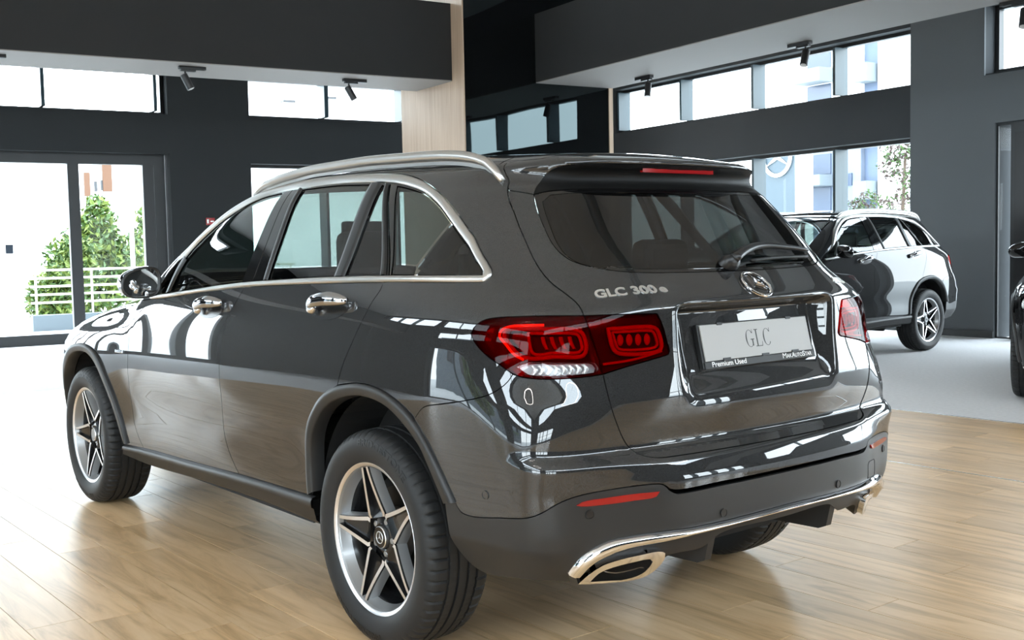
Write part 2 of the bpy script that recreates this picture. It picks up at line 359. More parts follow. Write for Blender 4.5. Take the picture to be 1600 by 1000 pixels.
def surf(q,chart,off=0.):
    q=np.array(q); P=side(q[:,0],q[:,1]) if chart=='side' else top(q[:,0],q[:,1])
    N=grad(P[:,0],P[:,1],P[:,2]); return P+N*np.reshape(off,(-1,1)),N
def panel_geo(poly,holes=(),h=.03,chart='side',off=0.,thick=.014,ins=.0018,offf=None):
    poly=inset(dens(clean(poly),h*.8),ins); holes=[inset(dens(clean(q),h*.8),-ins) for q in holes]
    pts=list(poly); edges=[(i,(i+1)%len(poly)) for i in range(len(poly))]; loops=[list(range(len(poly)))]
    for q in holes:
        k=len(pts); pts+=q; edges+=[(k+i,k+(i+1)%len(q)) for i in range(len(q))]; loops.append(list(range(k,k+len(q))))
    A=np.array(pts); g=np.stack(np.meshgrid(np.arange(A[:,0].min(),A[:,0].max(),h),np.arange(A[:,1].min(),A[:,1].max(),h)),-1).reshape(-1,2)
    g[:,0]+=.37*h; g[:,1]+=.41*h
    m=inside(g[:,0],g[:,1],poly)
    for q in holes: m&=~inside(g[:,0],g[:,1],q)
    g=g[m]
    if len(g):
        dm=np.full(len(g),9.)
        for i in range(0,len(A),256): dm=np.minimum(dm,np.sqrt(((g[:,None]-A[None,i:i+256])**2).sum(-1)).min(1))
        g=g[dm>h*.45]
    allp=[Vector(p) for p in pts]+[Vector(p) for p in g]
    V,_,Fc,_,_,_=delaunay_2d_cdt(allp,edges,[],0,1e-7)
    V=np.array([p[:] for p in V]); Fc=[tuple(f) for f in Fc]
    cx=np.array([V[list(f)].mean(0) for f in Fc]); k=inside(cx[:,0],cx[:,1],poly)
    for q in holes: k&=~inside(cx[:,0],cx[:,1],q)
    Fc=[f for f,b in zip(Fc,k) if b]
    o=off if offf is None else offf(V)
    P,N=surf(V,chart,o)
    out=[]
    for f in Fc:
        a,b,c=P[f[0]],P[f[1]],P[f[2]]
        if np.cross(b-a,c-a)@N[f[0]]<0: f=f[::-1]
        out.append(f)
    P=[tuple(p) for p in P]; N=[tuple(p) for p in N]
    if thick:   # returned edge all around
        cnt={}
        for f in out:
            for i in range(len(f)):
                e=(f[i],f[(i+1)%len(f)]); cnt[e]=1
        be=[e for e in cnt if (e[1],e[0]) not in cnt]; mp={}
        for a,b in be:
            for i in (a,b):
                if i not in mp:
                    k=len(P); mp[i]=(k,k+1); n=np.array(N[i]); P.append(P[i]); P.append(tuple(np.array(P[i])-n*thick)); N+= [(0,0,0)]*2
        for a,b in be: out.append((mp[b][0],mp[a][0],mp[a][1],mp[b][1]))
    return P,out,N
def geo_obj(name,geos,mat,parent,sg=1,label=None):
    P=[];Fc=[];N=[];fm=[]
    for gi,(p,f,n) in enumerate(geos):
        k=len(P); P+=p; N+=n; Fc+=[tuple(i+k for i in q) for q in f]; fm+=[min(gi,len(mat)-1) if isinstance(mat,(list,tuple)) else 0]*len(f)
    if sg<0: P=[(-x,y,z) for x,y,z in P]; N=[(-x,y,z) for x,y,z in N]; Fc=[q[::-1] for q in Fc]
    o=mesh(name,P,Fc,mat,parent,fm=fm,nrm=N)
    if label: o['label']=label
    return o
def panel(name,poly,mat,parent,sg=1,label=None,**k): return geo_obj(name,[panel_geo(poly,**k)],mat,parent,sg,label)
def resamp(pts,n):
    P=np.array(cr(pts,.004) if len(pts)>2 else pts,float); d=np.concatenate([[0],np.cumsum(np.linalg.norm(np.diff(P,axis=0),axis=1))]); t=np.linspace(0,d[-1],n)
    return np.stack([np.interp(t,d,P[:,0]),np.interp(t,d,P[:,1])],1)
def strip_geo(A,B,prof,n=80,chart='side',flip=None):
    """band between two surface curves; prof=[(t across, height)]"""
    a,b=resamp(A,n),resamp(B,n); rows=[]
    for t,hh in prof: rows.append(surf(a+(b-a)*t,chart,hh)[0])
    R=np.array(rows); nrm=surf(a,chart)[1]
    mb=MB(); c=np.cross(R[1,1]-R[0,1],R[0,2]-R[0,1])
    mb.grid(R,flip=(c@nrm[1])>0); 
    return mb
def frame(s,z,off=0.):
    P,N=surf([(s,z)],'side',off); p,n=P[0],N[0]; r=np.cross([0,0,1],n); r/=np.linalg.norm(r); u=np.cross(n,r); return p,r,u,n
def place(mb_or_vf,fr,name,mat,parent,sg=1,smooth=False,angle=None):
    p,r,u,n=fr
    v,f,m=(mb_or_vf.v,mb_or_vf.f,mb_or_vf.m) if isinstance(mb_or_vf,MB) else (mb_or_vf[0],mb_or_vf[1],None)
    V=[tuple(p+x*r+y*u+z*n) for x,y,z in v]
    if sg<0: V=[(-x,y,z) for x,y,z in V]; f=[q[::-1] for q in f]
    return mesh(name,V,f,mat,parent,fm=m,smooth=smooth or angle is not None,angle=angle)
# ================================================================== SETTING
H=6.6; NW,EW,SW,WW=13.9,10.45,-9.0,-12.0; TK=.35
def wbox(mb,e0,e1,n0,n1,z0,z1,m=0): return mb.box((e0,n0,z0),(e1,n1,z1),m,W)
def holed(name,axis,c0,c1,a0,a1,openings,mat,portface):
    """wall along one axis with rectangular openings (u0,u1,z0,z1)"""
    us=sorted({a0,a1,*[o[0] for o in openings],*[o[1] for o in openings]}); mb=MB()
    for u0,u1 in zip(us[:-1],us[1:]):
        zs=sorted([(o[2],o[3]) for o in openings if o[0]<=u0+1e-6 and o[1]>=u1-1e-6]); z=0
        for z0,z1 in zs+[(H,H)]:
            if z0>z+1e-6:
                if axis=='E': wbox(mb,u0,u1,c0,c1,z,z0)
                else: wbox(mb,c0,c1,u0,u1,z,z0)
            z=z1
    o=tag(mb.build(name,mat),kind='structure')
    for u0,u1,z0,z1 in openings:
        cm=(c0+c1)/2
        if axis=='E': portal((u0+u1)/2,cm,(z0+z1)/2,u1-u0,z1-z0,portface)
        else: portal(cm,(u0+u1)/2,(z0+z1)/2,u1-u0,z1-z0,portface)
    return o
WIN=[0]
def window(axis,c,u0,u1,z0,z1,mull,fw=.05,depth=.10,fin=None,outer=.27,name='window',finmat='fin',rails=()):
    """frame, mullion fins and one pane per bay; c = room-side wall plane, outer = glass depth (signed outwards)"""
    WIN[0]+=1; sg=1 if outer>0 else -1
    def bx(mb,ua,ub,da,db,za,zb):
        da,db=sorted((c+da,c+db))
        return wbox(mb,ua,ub,da,db,za,zb) if axis=='E' else wbox(mb,da,db,ua,ub,za,zb)
    d0,d1=outer-sg*depth/2,outer+sg*depth/2
    mb=MB(); bx(mb,u0,u1,d0,d1,z0,z0+fw); bx(mb,u0,u1,d0,d1,z1-fw,z1); bx(mb,u0,u0+fw,d0,d1,z0+fw,z1-fw); bx(mb,u1-fw,u1,d0,d1,z0+fw,z1-fw)
    o=tag(mb.build('%s_%d'%(name,WIN[0]),'frame'),kind='structure')
    for m in mull:
        b=MB(); bx(b,m-fw/2,m+fw/2,(0.02*sg if fin else d0),d1,z0+fw,z1-fw); b.build('mullion',finmat if fin else 'frame',o)
    for r in rails:
        b=MB(); bx(b,u0+fw,u1-fw,d0,d1,r-fw/2,r+fw/2); b.build('transom','frame',o)
    es=[u0+fw]+[x for m in mull for x in (m-fw/2,m+fw/2)]+[u1-fw]
    for a,b_ in zip(es[::2],es[1::2]):
        zz=[z0+fw]+[x for r in rails for x in (r-fw/2,r+fw/2)]+[z1-fw]
        for za,zb in zip(zz[::2],zz[1::2]):
            q=[(a,za),(b_,za),(b_,zb),(a,zb)]
            v=[W(u,c+outer,z) if axis=='E' else W(c+outer,u,z) for u,z in q]
            mesh('pane',v,[(0,1,2,3)],'pane',o)
    return o
# --- floor
fl=tag(MB().box((-9.37,-7.6,-.14),(4.79,8.2,-.016)).build('floor','frame'),kind='structure')
PWD,PLN,GAP=.195,1.38,.0024
rows=[]; frustum=[]
x=-1.560-40*PWD; r_=0
def pxy(p):
    d=Vector(p)-Vector(CAM); z=d.dot(fwd)
    return (None if z<.2 else (800+1734.3*d.dot(rt2)/z,500-1734.3*d.dot(up2)/z,z))
fix={40:.897,39:2.35,41:1.93}
cand=[]
while x<4.78:
    off=(fix[r_]%PLN) if r_ in fix else (r_*.47+rng.uniform(-.12,.12))%PLN
    y=-7.6+((off+7.6)%PLN)-PLN
    while y<8.2:
        y0,y1=max(y,-7.6),min(y+PLN,8.195); x1=min(x+PWD,4.79)
        if y1-y0>.02: cand.append((x,x1,y0,y1))
        y+=PLN
    x+=PWD; r_+=1
def vis(c):
    q=[pxy((a,b,0)) for a in c[:2] for b in np.linspace(c[2],c[3],6)]; q=[p for p in q if p]
    ok=[p for p in q if -60<p[0]<1660 and 300<p[1]<1080]
    return len(ok)/min(p[2] for p in q)**2 if ok else 0
cand.sort(key=vis,reverse=True)
def plank_mb(mb,c):
    x0,x1,y0,y1=c; g=GAP/2; b=.0005; dz=rng.uniform(-.0004,0)
    x0+=g;x1-=g;y0+=g;y1-=g
    v=[(x0,y0,-.015),(x1,y0,-.015),(x1,y1,-.015),(x0,y1,-.015),(x0,y0,-b),(x1,y0,-b),(x1,y1,-b),(x0,y1,-b),(x0+b,y0+b,dz),(x1-b,y0+b,dz),(x1-b,y1-b,dz),(x0+b,y1-b,dz)]
    f=[(0,1,5,4),(1,2,6,5),(2,3,7,6),(3,0,4,7),(4,5,9,8),(5,6,10,9),(6,7,11,10),(7,4,8,11),(8,9,10,11)]
    return mb.add(v,f)
for c in cand[:296]: plank_mb(MB(),c).build('plank','plank',fl)
mb=MB()
for c in cand[296:]: plank_mb(mb,c)
tag(mb.build('remaining_planks','plank',fl),kind='stuff')
mb=MB(); 
mb.box((4.80,-16,-.14),(22,24,-.001)); mb.box((-16,8.205,-.14),(4.80,24,-.001))
# keep the carpet inside the room shell
def roomrect(e0,e1,n0,n1,z0,z1): return MB().box((e0,n0,z0),(e1,n1,z1),0,W)
def clip_poly(poly,a,b,c):   # keep a*x+b*y<=c
    out=[]
    for i in range(len(poly)):
        p,q=poly[i],poly[(i+1)%len(poly)]; fp,fq=a*p[0]+b*p[1]-c,a*q[0]+b*q[1]-c
        if fp<=0: out.append(p)
        if fp*fq<0: t=fp/(fp-fq); out.append((p[0]+(q[0]-p[0])*t,p[1]+(q[1]-p[1])*t))
    return out
def prism(mb,poly,z0,z1):
    n=len(poly); return mb.add([(x,y,z0) for x,y in poly]+[(x,y,z1) for x,y in poly],[tuple(range(n,2*n)),tuple(reversed(range(n)))]+[(i,(i+1)%n,n+(i+1)%n,n+i) for i in range(n)])
mb=MB()
for poly in ([(4.80,-16),(22,-16),(22,24),(4.80,24)],[(-16,8.205),(4.80,8.205),(4.80,24),(-16,24)],[(-16,-16),(-9.375,-16),(-9.375,8.205),(-16,8.205)],[(-9.375,-16),(4.8,-16),(4.8,-7.605),(-9.375,-7.605)]):
    for a,b,c in ((EX[0],EX[1],EW+.2),(-EX[0],-EX[1],-WW+.2),(NX[0],NX[1],NW+.2),(-NX[0],-NX[1],-SW+.2)): poly=clip_poly(poly,a,b,c)
    prism(mb,poly,-.14,-.001)
tag(mb.build('floor','carpet'),kind='structure')
tag(MB().box((4.785,-7.6,-.02),(4.805,8.2,.002)).build('trim_1','metal_strip'),kind='structure')
tag(MB().box((2.985,-7.6,-.02),(2.999,8.2,.0012)).build('trim_2','metal_strip'),kind='structure')
# --- walls and windows
TZ0,TZ1,LZ=3.40,4.20,2.72
nor=[(-8.3,2.22,0,2.84),(-6.6,2.22,3.44,4.13),(3.5,7.2,.0,2.72),(3.5,7.2,3.44,4.13),(3.5,7.2,4.85,6.4),(-6.6,2.05,4.85,6.4)]
holed('wall_north','E',NW,NW+TK,WW-TK,EW+TK,nor,'wall','S')
window('E',NW,-8.3,2.19,0,2.84,[-7.5,-6.5,-5.5,-4.5,-3.4,-2.55,-1.45,-.35,.85,1.94],fw=.16,depth=.12,outer=.27,name='door')
window('E',NW,-6.6,2.22,3.44,4.13,[-5.2,-3.4,-1.5,.45,2.05],fin=True,fw=.05,outer=.27)
window('E',NW,3.5,7.2,0,2.72,[4.8,6.1],fin=True,fw=.05)
window('E',NW,3.5,7.2,3.44,4.13,[4.83,6.25],fin=True,fw=.07)
window('E',NW,3.5,7.2,4.85,6.4,[4.83,6.25],fin=True)
window('E',NW,-6.6,2.05,4.85,6.4,[-4.5,-2.,.4],fin=True)
eas=[(6.76,13.52,0,2.70),(6.76,13.52,TZ0,TZ1),(-4.0,1.2,0,2.72),(3.45,4.88,0,2.72),(5.22,5.46,0,2.74),(-8.2,5.62,TZ0,4.28),(6.76,13.52,4.85,6.4)]  # last opening: unseen high band, added to brighten the room
holed('wall_east','N',EW,EW+TK,SW-TK,NW+TK,eas,'wall_side','W')
ME=[8.16,9.86,11.62,13.40]
window('N',EW,6.76,13.52,0,2.70,ME,fin=True,fw=.05,outer=.24)
window('N',EW,6.76,13.52,TZ0,TZ1,ME,fin=True,fw=.05,outer=.24)
window('N',EW,-4.0,1.2,0,2.72,[-2.2,-.5],fin=True,fw=.06,outer=.28)
window('N',EW,3.45,4.88,0,2.72,[],fin=True,fw=.06,outer=.28)
window('N',EW,5.22,5.46,0,2.74,[],fw=.02,depth=.03,outer=.03)
mb=MB(); wbox(mb,EW-.02,EW,4.86,5.24,0,2.74); dr=tag(mb.build('door_9','frame'),kind='structure')
mb=MB(); wbox(mb,EW-.035,EW-.02,4.90,5.18,.10,2.62); mb.build('door_leaf','lamp_black',dr)
MB().tube([W(EW-.05,4.95,.85),W(EW-.05,4.95,1.55)],.014,10).build('door_handle','satin',dr,smooth=True)
window('N',EW,-8.2,5.62,TZ0,4.28,[-6,-4.2,-2,-.9,.8,2.5,4.5],fin=True,fw=.06,outer=.24)
window('N',EW,6.76,13.52,4.85,6.4,ME,fin=True)  # unseen upper band, added for more interior light
mb=MB(); wbox(mb,EW-.03,EW,5.62,6.76,0,H); wbox(mb,EW-.03,EW,5.46,5.62,0,3.38); wbox(mb,EW-.03,EW,-4,5.46,2.76,3.38); tag(mb.build('wall_east_pier','pier'),kind='structure')
mb=MB(); wbox(mb,EW-.05,EW-.03,5.46,6.76,0,.09); tag(mb.build('baseboard_east','skirt'),kind='structure')
mb=MB(); wbox(mb,2.05,3.5,NW-.02,NW,0,.09); tag(mb.build('baseboard_north','skirt'),kind='structure')
wb_=((1.5,8.5),(-7.6,-.4))
wes=[(a,b,z0,z1) for a,b in wb_ for z0,z1 in ((0,2.72),(3.42,4.15),(4.85,6.4))]+[(9,13.4,4.85,6.4)]  # topmost openings are invented, put in to let more daylight inside
holed('wall_west','N',WW-TK,WW,SW-TK,NW+TK,wes,'wall','E')
for u0,u1 in wb_:
    k=[u0+(u1-u0)*i/3 for i in (1,2)]
    window('N',WW,u0,u1,0,2.72,k,fin=True,fw=.06,outer=-.28); window('N',WW,u0,u1,3.42,4.15,k,fin=True,fw=.06,outer=-.28); window('N',WW,u0,u1,4.85,6.4,k,fin=True,fw=.06,outer=-.28)  # the third, highest window is the added light band
sou=[(5.6,9.6,.2,2.7),(-9.4,-3.8,.2,2.7),(-9.4,9.6,4.85,6.4)]  # last entry: high band out of view, added for extra daylight
holed('wall_south','E',SW-TK,SW,WW-TK,EW+TK,sou,'wall','N')
for u0,u1,z0,z1 in sou: window('E',SW,u0,u1,z0,z1,[u0+(u1-u0)*i/4 for i in (1,2,3)],fin=True,fw=.06,outer=-.28,rails=(1.4,) if z0<1 else ())
window('N',WW,9,13.4,4.85,6.4,[10.5,12],fin=True,outer=-.28)  # another added high band that only brings in light
mb=MB(); wbox(mb,WW-TK,EW+TK,SW-TK,NW+TK,H,H+.2); tag(mb.build('ceiling','ceil'),kind='structure')
# --- bulkhead beams, each with a paler soffit
def beam(nm,e0,e1,n0,n1,z0,z1):
    mb=MB(); wbox(mb,e0,e1,n0,n1,z0+.012,z1); o=tag(mb.build(nm,'beam'),kind='structure')
    mb=MB(); wbox(mb,e0+.003,e1-.003,n0+.003,n1-.003,z0,z0+.012); mb.build('soffit_board','soffit',o); return o
beam('beam',WW,5.31,10.47,11.58,3.66,4.74)
beam('beam',6.5,7.87,SW,10.15,3.66,4.64)
# --- wood and black glass block between the two beams
mb=MB(); wbox(mb,5.32,7.80,10.16,12.1,0,H); blk=tag(mb.build('column','wall'),kind='structure')
for i in range(4):
    n0=10.15+i*.4875; mb=MB(); wbox(mb,5.30,5.32,n0+.001,n0+.4865,0,H); mb.build('wood_panel','panel_wood',blk)
mb=MB(); wbox(mb,5.32,7.80,10.15,10.16,0,H); mb.build('black_glass_panel','blackglass',blk)
mb=MB(); wbox(mb,7.80,7.87,10.13,12.1,0,H); mb.build('wood_edge','panel_wood',blk)
# --- ducts under the ceiling (mirrored in the black glass)
for k,(e,zz,rr) in enumerate(((5.9,6.15,.20),(7.2,6.2,.16),(2.2,6.15,.2))):
    mb=MB(); mb.tube([W(e,n,zz) for n in np.linspace(SW+.1,10.0,12)],rr,16); t=tag(mb.build('ventilation_duct','duct',smooth=True),['long grey round duct under the ceiling nearest the middle of the black glass panel','thin grey round duct under the ceiling above the long side beam','long grey round duct under the ceiling left of the wood column'][k],'duct',kind='thing')
# --- track spotlights on the beam soffits
def spot(E,N,yaw,tilt,along,label):
    t=tag(empty('track_spotlight',W(E,N,3.66)),label,'spotlight','black track spotlights under the beams')
    ax=EX if along=='E' else NX; ay=np.cross([0,0,1.],ax)
    T=lambda x,y,z:tuple(x*ax+y*ay+np.array([0,0,z]))
    bevel(MB().box((-.17,-.035,-.040),(.17,.035,0),0,T).build('track','lamp_black',t),.004)
    bevel(MB().box((-.15,-.028,-.065),(.04,.028,-.040),0,T).build('adapter','lamp_black',t),.004)
    MB().tube([T(-.09,0,-.055),T(-.09,0,-.13)],.012,10).build('stem','lamp_black',t,smooth=True,angle=40)
    d=np.array([math.sin(tilt)*math.cos(yaw),math.sin(tilt)*math.sin(yaw),-math.cos(tilt)]); c=np.array(T(-.09,0,-.15))
    a,b=c-d*.05,c+d*.15
    h=MB().tube([a,a+d*.004,b-d*.003,b],[.040,.046,.046,.043],24).build('lamp_head','lamp_black',t,smooth=True,angle=40)
    MB().tube([b-d*.004,b+d*.001],.037,24).build('lens','lamp_lens',h,smooth=True,angle=40)
    return t
spot(1.70,10.72,-.6,.45,'E','black track spotlight under the left beam, between the two high windows')
spot(3.98,10.86,-.5,.5,'E','black track spotlight under the left beam, beside the wood column')
spot(-.62,10.77,-.7,.5,'E','black track spotlight under the left beam at the edge of the picture')
spot(7.55,8.98,3.6,.25,'N','black track spotlight under the right beam, nearest the wood column')
spot(7.62,6.12,3.4,.45,'N','black track spotlight under the right beam, midway before the big windows')
spot(7.85,3.45,3.4,.4,'N','black track spotlight under the right beam above the grey pier')
sgn=tag(empty('emergency_sign',(0,0,0)),'small red emergency sign on the dark wall behind the car','sign')
mb=MB(); wbox(mb,2.74,2.88,NW-.025,NW,1.75,1.86); mb.build('sign_board','red',sgn)
mb=MB(); wbox(mb,2.755,2.78,NW-.028,NW-.025,1.775,1.835); wbox(mb,2.81,2.86,NW-.028,NW-.025,1.795,1.815); mb.build('pictogram','sign_white',sgn)
# --- slim ring lamps behind the camera (their outlines show in the paint)
for k,(e,n,z,R_,lab) in enumerate(((-1.6,-6.2,3.9,.75,'slim ring lamp on cords, nearest the south windows'),(4.0,-6.6,4.1,.9,'large slim ring lamp on cords behind the cars'),(-4.6,-2.6,4.0,.6,'small slim ring lamp on cords near the west windows'))):
    t=tag(empty('ring_lamp',W(e,n,z)),lab,'lamp')
    MB().tube([(R_*math.cos(a),R_*math.sin(a),0) for a in np.linspace(0,2*math.pi,64,endpoint=False)],.018,8,close=True).build('light_ring','ring',t,smooth=True)
    for a in (0,2.1,4.2): MB().tube([(R_*math.cos(a),R_*math.sin(a),.015),(R_*math.cos(a),R_*math.sin(a),H-z)],.004,6).build('cord','lamp_black',t)
# ================================================================== OUTSIDE
mb=MB(); mb.box((-120,-120,-.22),(140,160,-.15)); tag(mb.build('ground','ground'),kind='structure')
# north side: railing, shrubs, poles, building
def rails(u0,u1,N,label):
    t=tag(empty('railing',W((u0+u1)/2,N,-.15)),label,'railing'); o=np.array(W((u0+u1)/2,N,-.15)); t.location=(0,0,0)
    mb=MB(); wbox(mb,u0,u1,N-.15,N+.15,-.15,.16); mb.build('kerb_wall','pale_wall',t)
    for z in (.40,.56,.72,.88,1.04):
        MB().tube([W(u0,N,z),W(u1,N,z)],.022,8).build('rail','rail',t,smooth=True)
    for u in np.linspace(u0+.1,u1-.1,6): MB().tube([W(u,N,.1),W(u,N,1.04)],.022,8).build('post','rail',t,smooth=True)
    return t
rails(1.05,6.5,20,'cream railing of five horizontal rails in front of the green shrubs')
def tree(name,label,cat,E,N,blobs,mats,n,leaf,trunk,group=None,seed=1):
    r=np.random.default_rng(seed); t=tag(empty(name,W(E,N,-.15)),label,cat,group)
    o=np.array(W(E,N,-.15)); V=[];Fc=[];m=[]
    bl=np.array(blobs,float); wgt=bl[:,3]**2; wgt/=wgt.sum()
    for k in r.choice(len(bl),n,p=wgt):
        e,nn,z,rad=bl[k][:4]; d=r.normal(size=3); d/=np.linalg.norm(d); q=np.array(W(E+e,N+nn,z))-o+d*rad*r.uniform(.55,1.05)*np.array([1,1,bl[k][4] if bl.shape[1]>4 else 1])
        a=r.normal(size=3);a/=np.linalg.norm(a);b=np.cross(a,r.normal(size=3));b/=np.linalg.norm(b); s=leaf*r.uniform(.6,1.3)
        i=len(V); c=np.cross(a,b)*s*.25; V+=[q-a*s,q+b*s*.45+c,q+a*s,q-b*s*.45+c]; Fc.append((i,i+1,i+2,i+3)); m.append(int(r.random()<.45))
    f=mesh('foliage',V,Fc,mats,t,fm=m); f['kind']='stuff'
    for tr in trunk: MB().tube([np.array(W(E+a,N+b,c))-o for a,b,c in tr],np.linspace(.07,.03,len(tr)),8).build('stem','bark',t,smooth=True)
    return t
G='green shrubs behind the railing'
tree('shrub','tall pointed green shrub behind the two white poles','shrub',3.15,24.5,[(0,0,.65,.95),(0,0,1.45,.75),(.1,0,2.05,.5),(.15,0,2.5,.28),(-.45,0,1.1,.7),(.5,0,1.0,.8)],['leaf','leaf2'],5200,.10,[[(0,0,-.15),(0,0,1.2),(.1,0,2.2)]],G,3)
tree('shrub','low spreading green shrub at the left end of the railing','shrub',2.0,22.4,[(-.1,0,.5,.55),(.3,0,.9,.55),(.45,0,1.4,.35),(-.3,0,.3,.4)],['leaf2','leaf'],2600,.09,[[(0,0,-.15),(.2,0,.9)]],G,4)
tree('shrub','green shrub with a thin top beside the door frame','shrub',5.0,27.2,[(0,0,.7,.8),(.1,0,1.6,.55),(.1,0,2.3,.3),(-.4,0,1.0,.6)],['leaf','leaf2'],2600,.10,[[(0,0,-.15),(.1,0,1.8)]],G,5)
for k,(E,lab) in enumerate(((2.93,'white lamp pole left of the two in front of the shrubs'),(3.20,'white lamp pole right of the two in front of the shrubs'))):
    MBp=MB().tube([W(E,19.6,-.15),W(E,19.6,2.35)],.045,10); tag(MBp.build('lamp_pole','sign_white',smooth=True),lab,'pole','white poles by the railing')
def building(name,label,cat,parts):
    t=tag(empty(name,(0,0,0)),label,cat)
    for nm,mat,bxs in parts:
        for (e0,e1,n0,n1,z0,z1) in bxs:
            mb=MB(); wbox(mb,e0,e1,n0,n1,z0,z1); mb.build(nm,mat,t)
    return t
building('white_building','white rendered building with brown strips beyond the shrubs','building',[('wall','white_wall',[(-14,12.5,44,52,-.15,6.5),(12.5,22,44,52,-.15,9)]),('eave','win_dark',[(15.2,15.75,43.6,44,7.85,7.95),(17.3,17.7,43.6,44,8.1,8.2),(13.2,13.55,43.6,44,7.5,7.6)]),
  ('brown_strip','brown',[(6.78,7.0,43.85,44.05,3.7,4.65),(7.5,7.86,43.85,44.05,3.9,5.05)]),('window','win_dark',[(7.17,7.28,43.9,44.05,3.9,4.3),(7.42,7.53,43.9,44.05,3.95,4.35),(3.75,4.02,43.9,44.05,1.45,1.8)]),('blue_panel','blue_wall',[(3.55,4.0,43.8,44.0,2.3,2.5)])])
# east side
building('apartment_house','apartment house with blue windows and balconies beyond the side windows','building',[('wall','white_wall',[(30,40,24.46,28.2,4.75,14),(30,40,20.5,23.7,-.15,14)]),('lower_wall','blue_wall',[(30,40,24.46,28.2,-.15,4.75)]),
  ('stair_strip','mid_blue',[(30.2,40,23.7,24.46,-.15,14)]),('balcony','pale_wall',[(29.5,30.2,23.8,24.4,2.75+2.1*i,3.4+2.1*i) for i in range(4)]+[(29.2,30,25.7,27.1,3.35,3.75),(29.2,30,25.7,27.1,7.2,7.7)]),
  ('window','win_blue',[(29.95,30.05,25.85,27.0,z,z+h_) for z,h_ in ((2.3,1.0),(3.8,.75),(6.2,.95),(7.75,.9))]+[(29.95,30.05,24.85,25.1,3.3,3.75)])])
building('white_block','white apartment block beyond the right end of the side windows','building',[('wall','white_wall',[(36,46,2,19.5,-.15,14)]),('window','win_dark',[(35.9,36.05,13.4-3*i,14.0-3*i,5.2+2.9*k,5.5+2.9*k) for i in range(4) for k in range(3)])])
def star_mb(R,th,tube,spoke=.30,n=48):
    """three-pointed star in a ring, in local x,y facing +z"""
    mb=MB(); mb.tube([(R*math.cos(2*math.pi*i/n),R*math.sin(2*math.pi*i/n),0) for i in range(n)],tube,10,close=True)
    tip=R-tube*.4; w=R*spoke*.5; v=[(0,0,th)]
    for k in range(3):
        a=math.pi/2+k*2*math.pi/3; b=a+math.pi/3; v+=[(tip*math.cos(a),tip*math.sin(a),th*.25),(w*.75*math.cos(b),w*.75*math.sin(b),0.0)]
    f=[(0,1+i,1+(i+1)%6) for i in range(6)]; vb=[(x,y,-tube*.6) for x,y,z in v[1:]]; k=len(v); v+=vb; f+=[(1+(i+1)%6,1+i,k+i,k+(i+1)%6) for i in range(6)]
    return mb.add(v,f)
sg_=tag(empty('pylon_sign',(0,0,0)),'dark blue pylon sign with a white star emblem outside the window','sign')
mb=MB(); wbox(mb,20,20.5,18.05,19.45,-.15,4.6); mb.build('sign_panel','sign_blue',sg_)
for n0 in (17.92,19.45):
    mb=MB(); wbox(mb,19.95,20.5,n0,n0+.12,-.15,4.7); mb.build('sign_edge','sign_white',sg_)
s=star_mb(.50,.03,.05,.30); s.xf(lambda x,y,z:W(19.96-z,18.72-x,3.60+y)); fixn(s.build('star_emblem','sign_white',sg_,smooth=True,angle=40))
MB().tube([W(21,17.4,-.15),W(21,17.4,6)],.10,12).build('lamp_pole','sign_white',smooth=True); tag(bpy.data.objects['lamp_pole.002'],'white pole standing beside the blue pylon sign','pole')
tree('tree','russet and green tree outside the last window before the grey pier','tree',18,13.0,[(0,.1,3.3,.40),(0,-.25,3.6,.5),(0,.3,2.9,.3),(0,-.3,2.6,.35),(0,0,2.0,.4)],['leaf_red','leaf'],1500,.055,[[(0,0,-.15),(0,0,1.5),(0,-.1,3.2)]],None,8)
tree('shrub','low russet shrub outside the window left of the russet tree','shrub',18.4,14.25,[(0,0,2.15,.32),(0,.35,2.0,.28),(0,-.35,2.0,.28),(0,0,1.2,.5)],['leaf_red','leaf'],1300,.05,[[(0,0,-.15),(0,0,1.6)]],None,9)
# west and south sides, seen only as reflections in the paint
building('street_house','pale house with green awning seen through the west windows','building',[('wall','pale_wall',[(-40,-28,-6,20,-.15,7)]),('awning','leaf',[(-28,-26.5,-4,6,2.6,3.0)]),('window','win_dark',[(-28.05,-27.9,-4+4*i,-2.4+4*i,3.6,5.4) for i in range(6)])])
tree('shrub','round green tree outside the west windows','tree',-18,6,[(0,0,3,1.6),(0,.8,2.2,1.2)],['leaf','leaf2'],1500,.22,[[(0,0,-.15),(0,0,2.6)]],None,10)
# ================================================================== THE CAR
car=tag(empty('car',(0,0,0)),'large graphite grey car seen from behind on the oak floor','car')
Mi=lambda pts:[(2*SC-s,z) for s,z in pts]          # mirror a chart curve
Z=lambda *a:list(zip(a[::2],a[1::2]))
# ---- curves on the body (s = metres along the car, z = height)
ARo=Z(-.457,.561,-.405,.645,-.355,.718,-.285,.791,-.207,.836,-.105,.868,.015,.877,.115,.866,.199,.847,.275,.811,.334,.761,.385,.702,.417,.624,.425,.545,.426,.442)
ARi=Z(-.409,.551,-.362,.639,-.318,.709,-.253,.763,-.174,.808,-.088,.832,.015,.838,.113,.824,.198,.799,.265,.763,.324,.708,.367,.642,.385,.562,.388,.458)
AFo=Z(3.352,.330,3.348,.450,3.325,.570,3.268,.680,3.175,.765,3.068,.824,2.917,.850,2.759,.846,2.617,.797,2.521,.705,2.444,.606,2.378,.483,2.355,.379)
AFi=Z(3.305,.330,3.302,.450,3.280,.560,3.225,.655,3.121,.729,3.033,.782,2.897,.810,2.755,.804,2.655,.764,2.561,.681,2.487,.590,2.421,.475,2.384,.380)
AFo=[(a-.012*(a<3.1),b) for a,b in AFo]; AFi=[(a-.012*(a<3.1),b) for a,b in AFi]
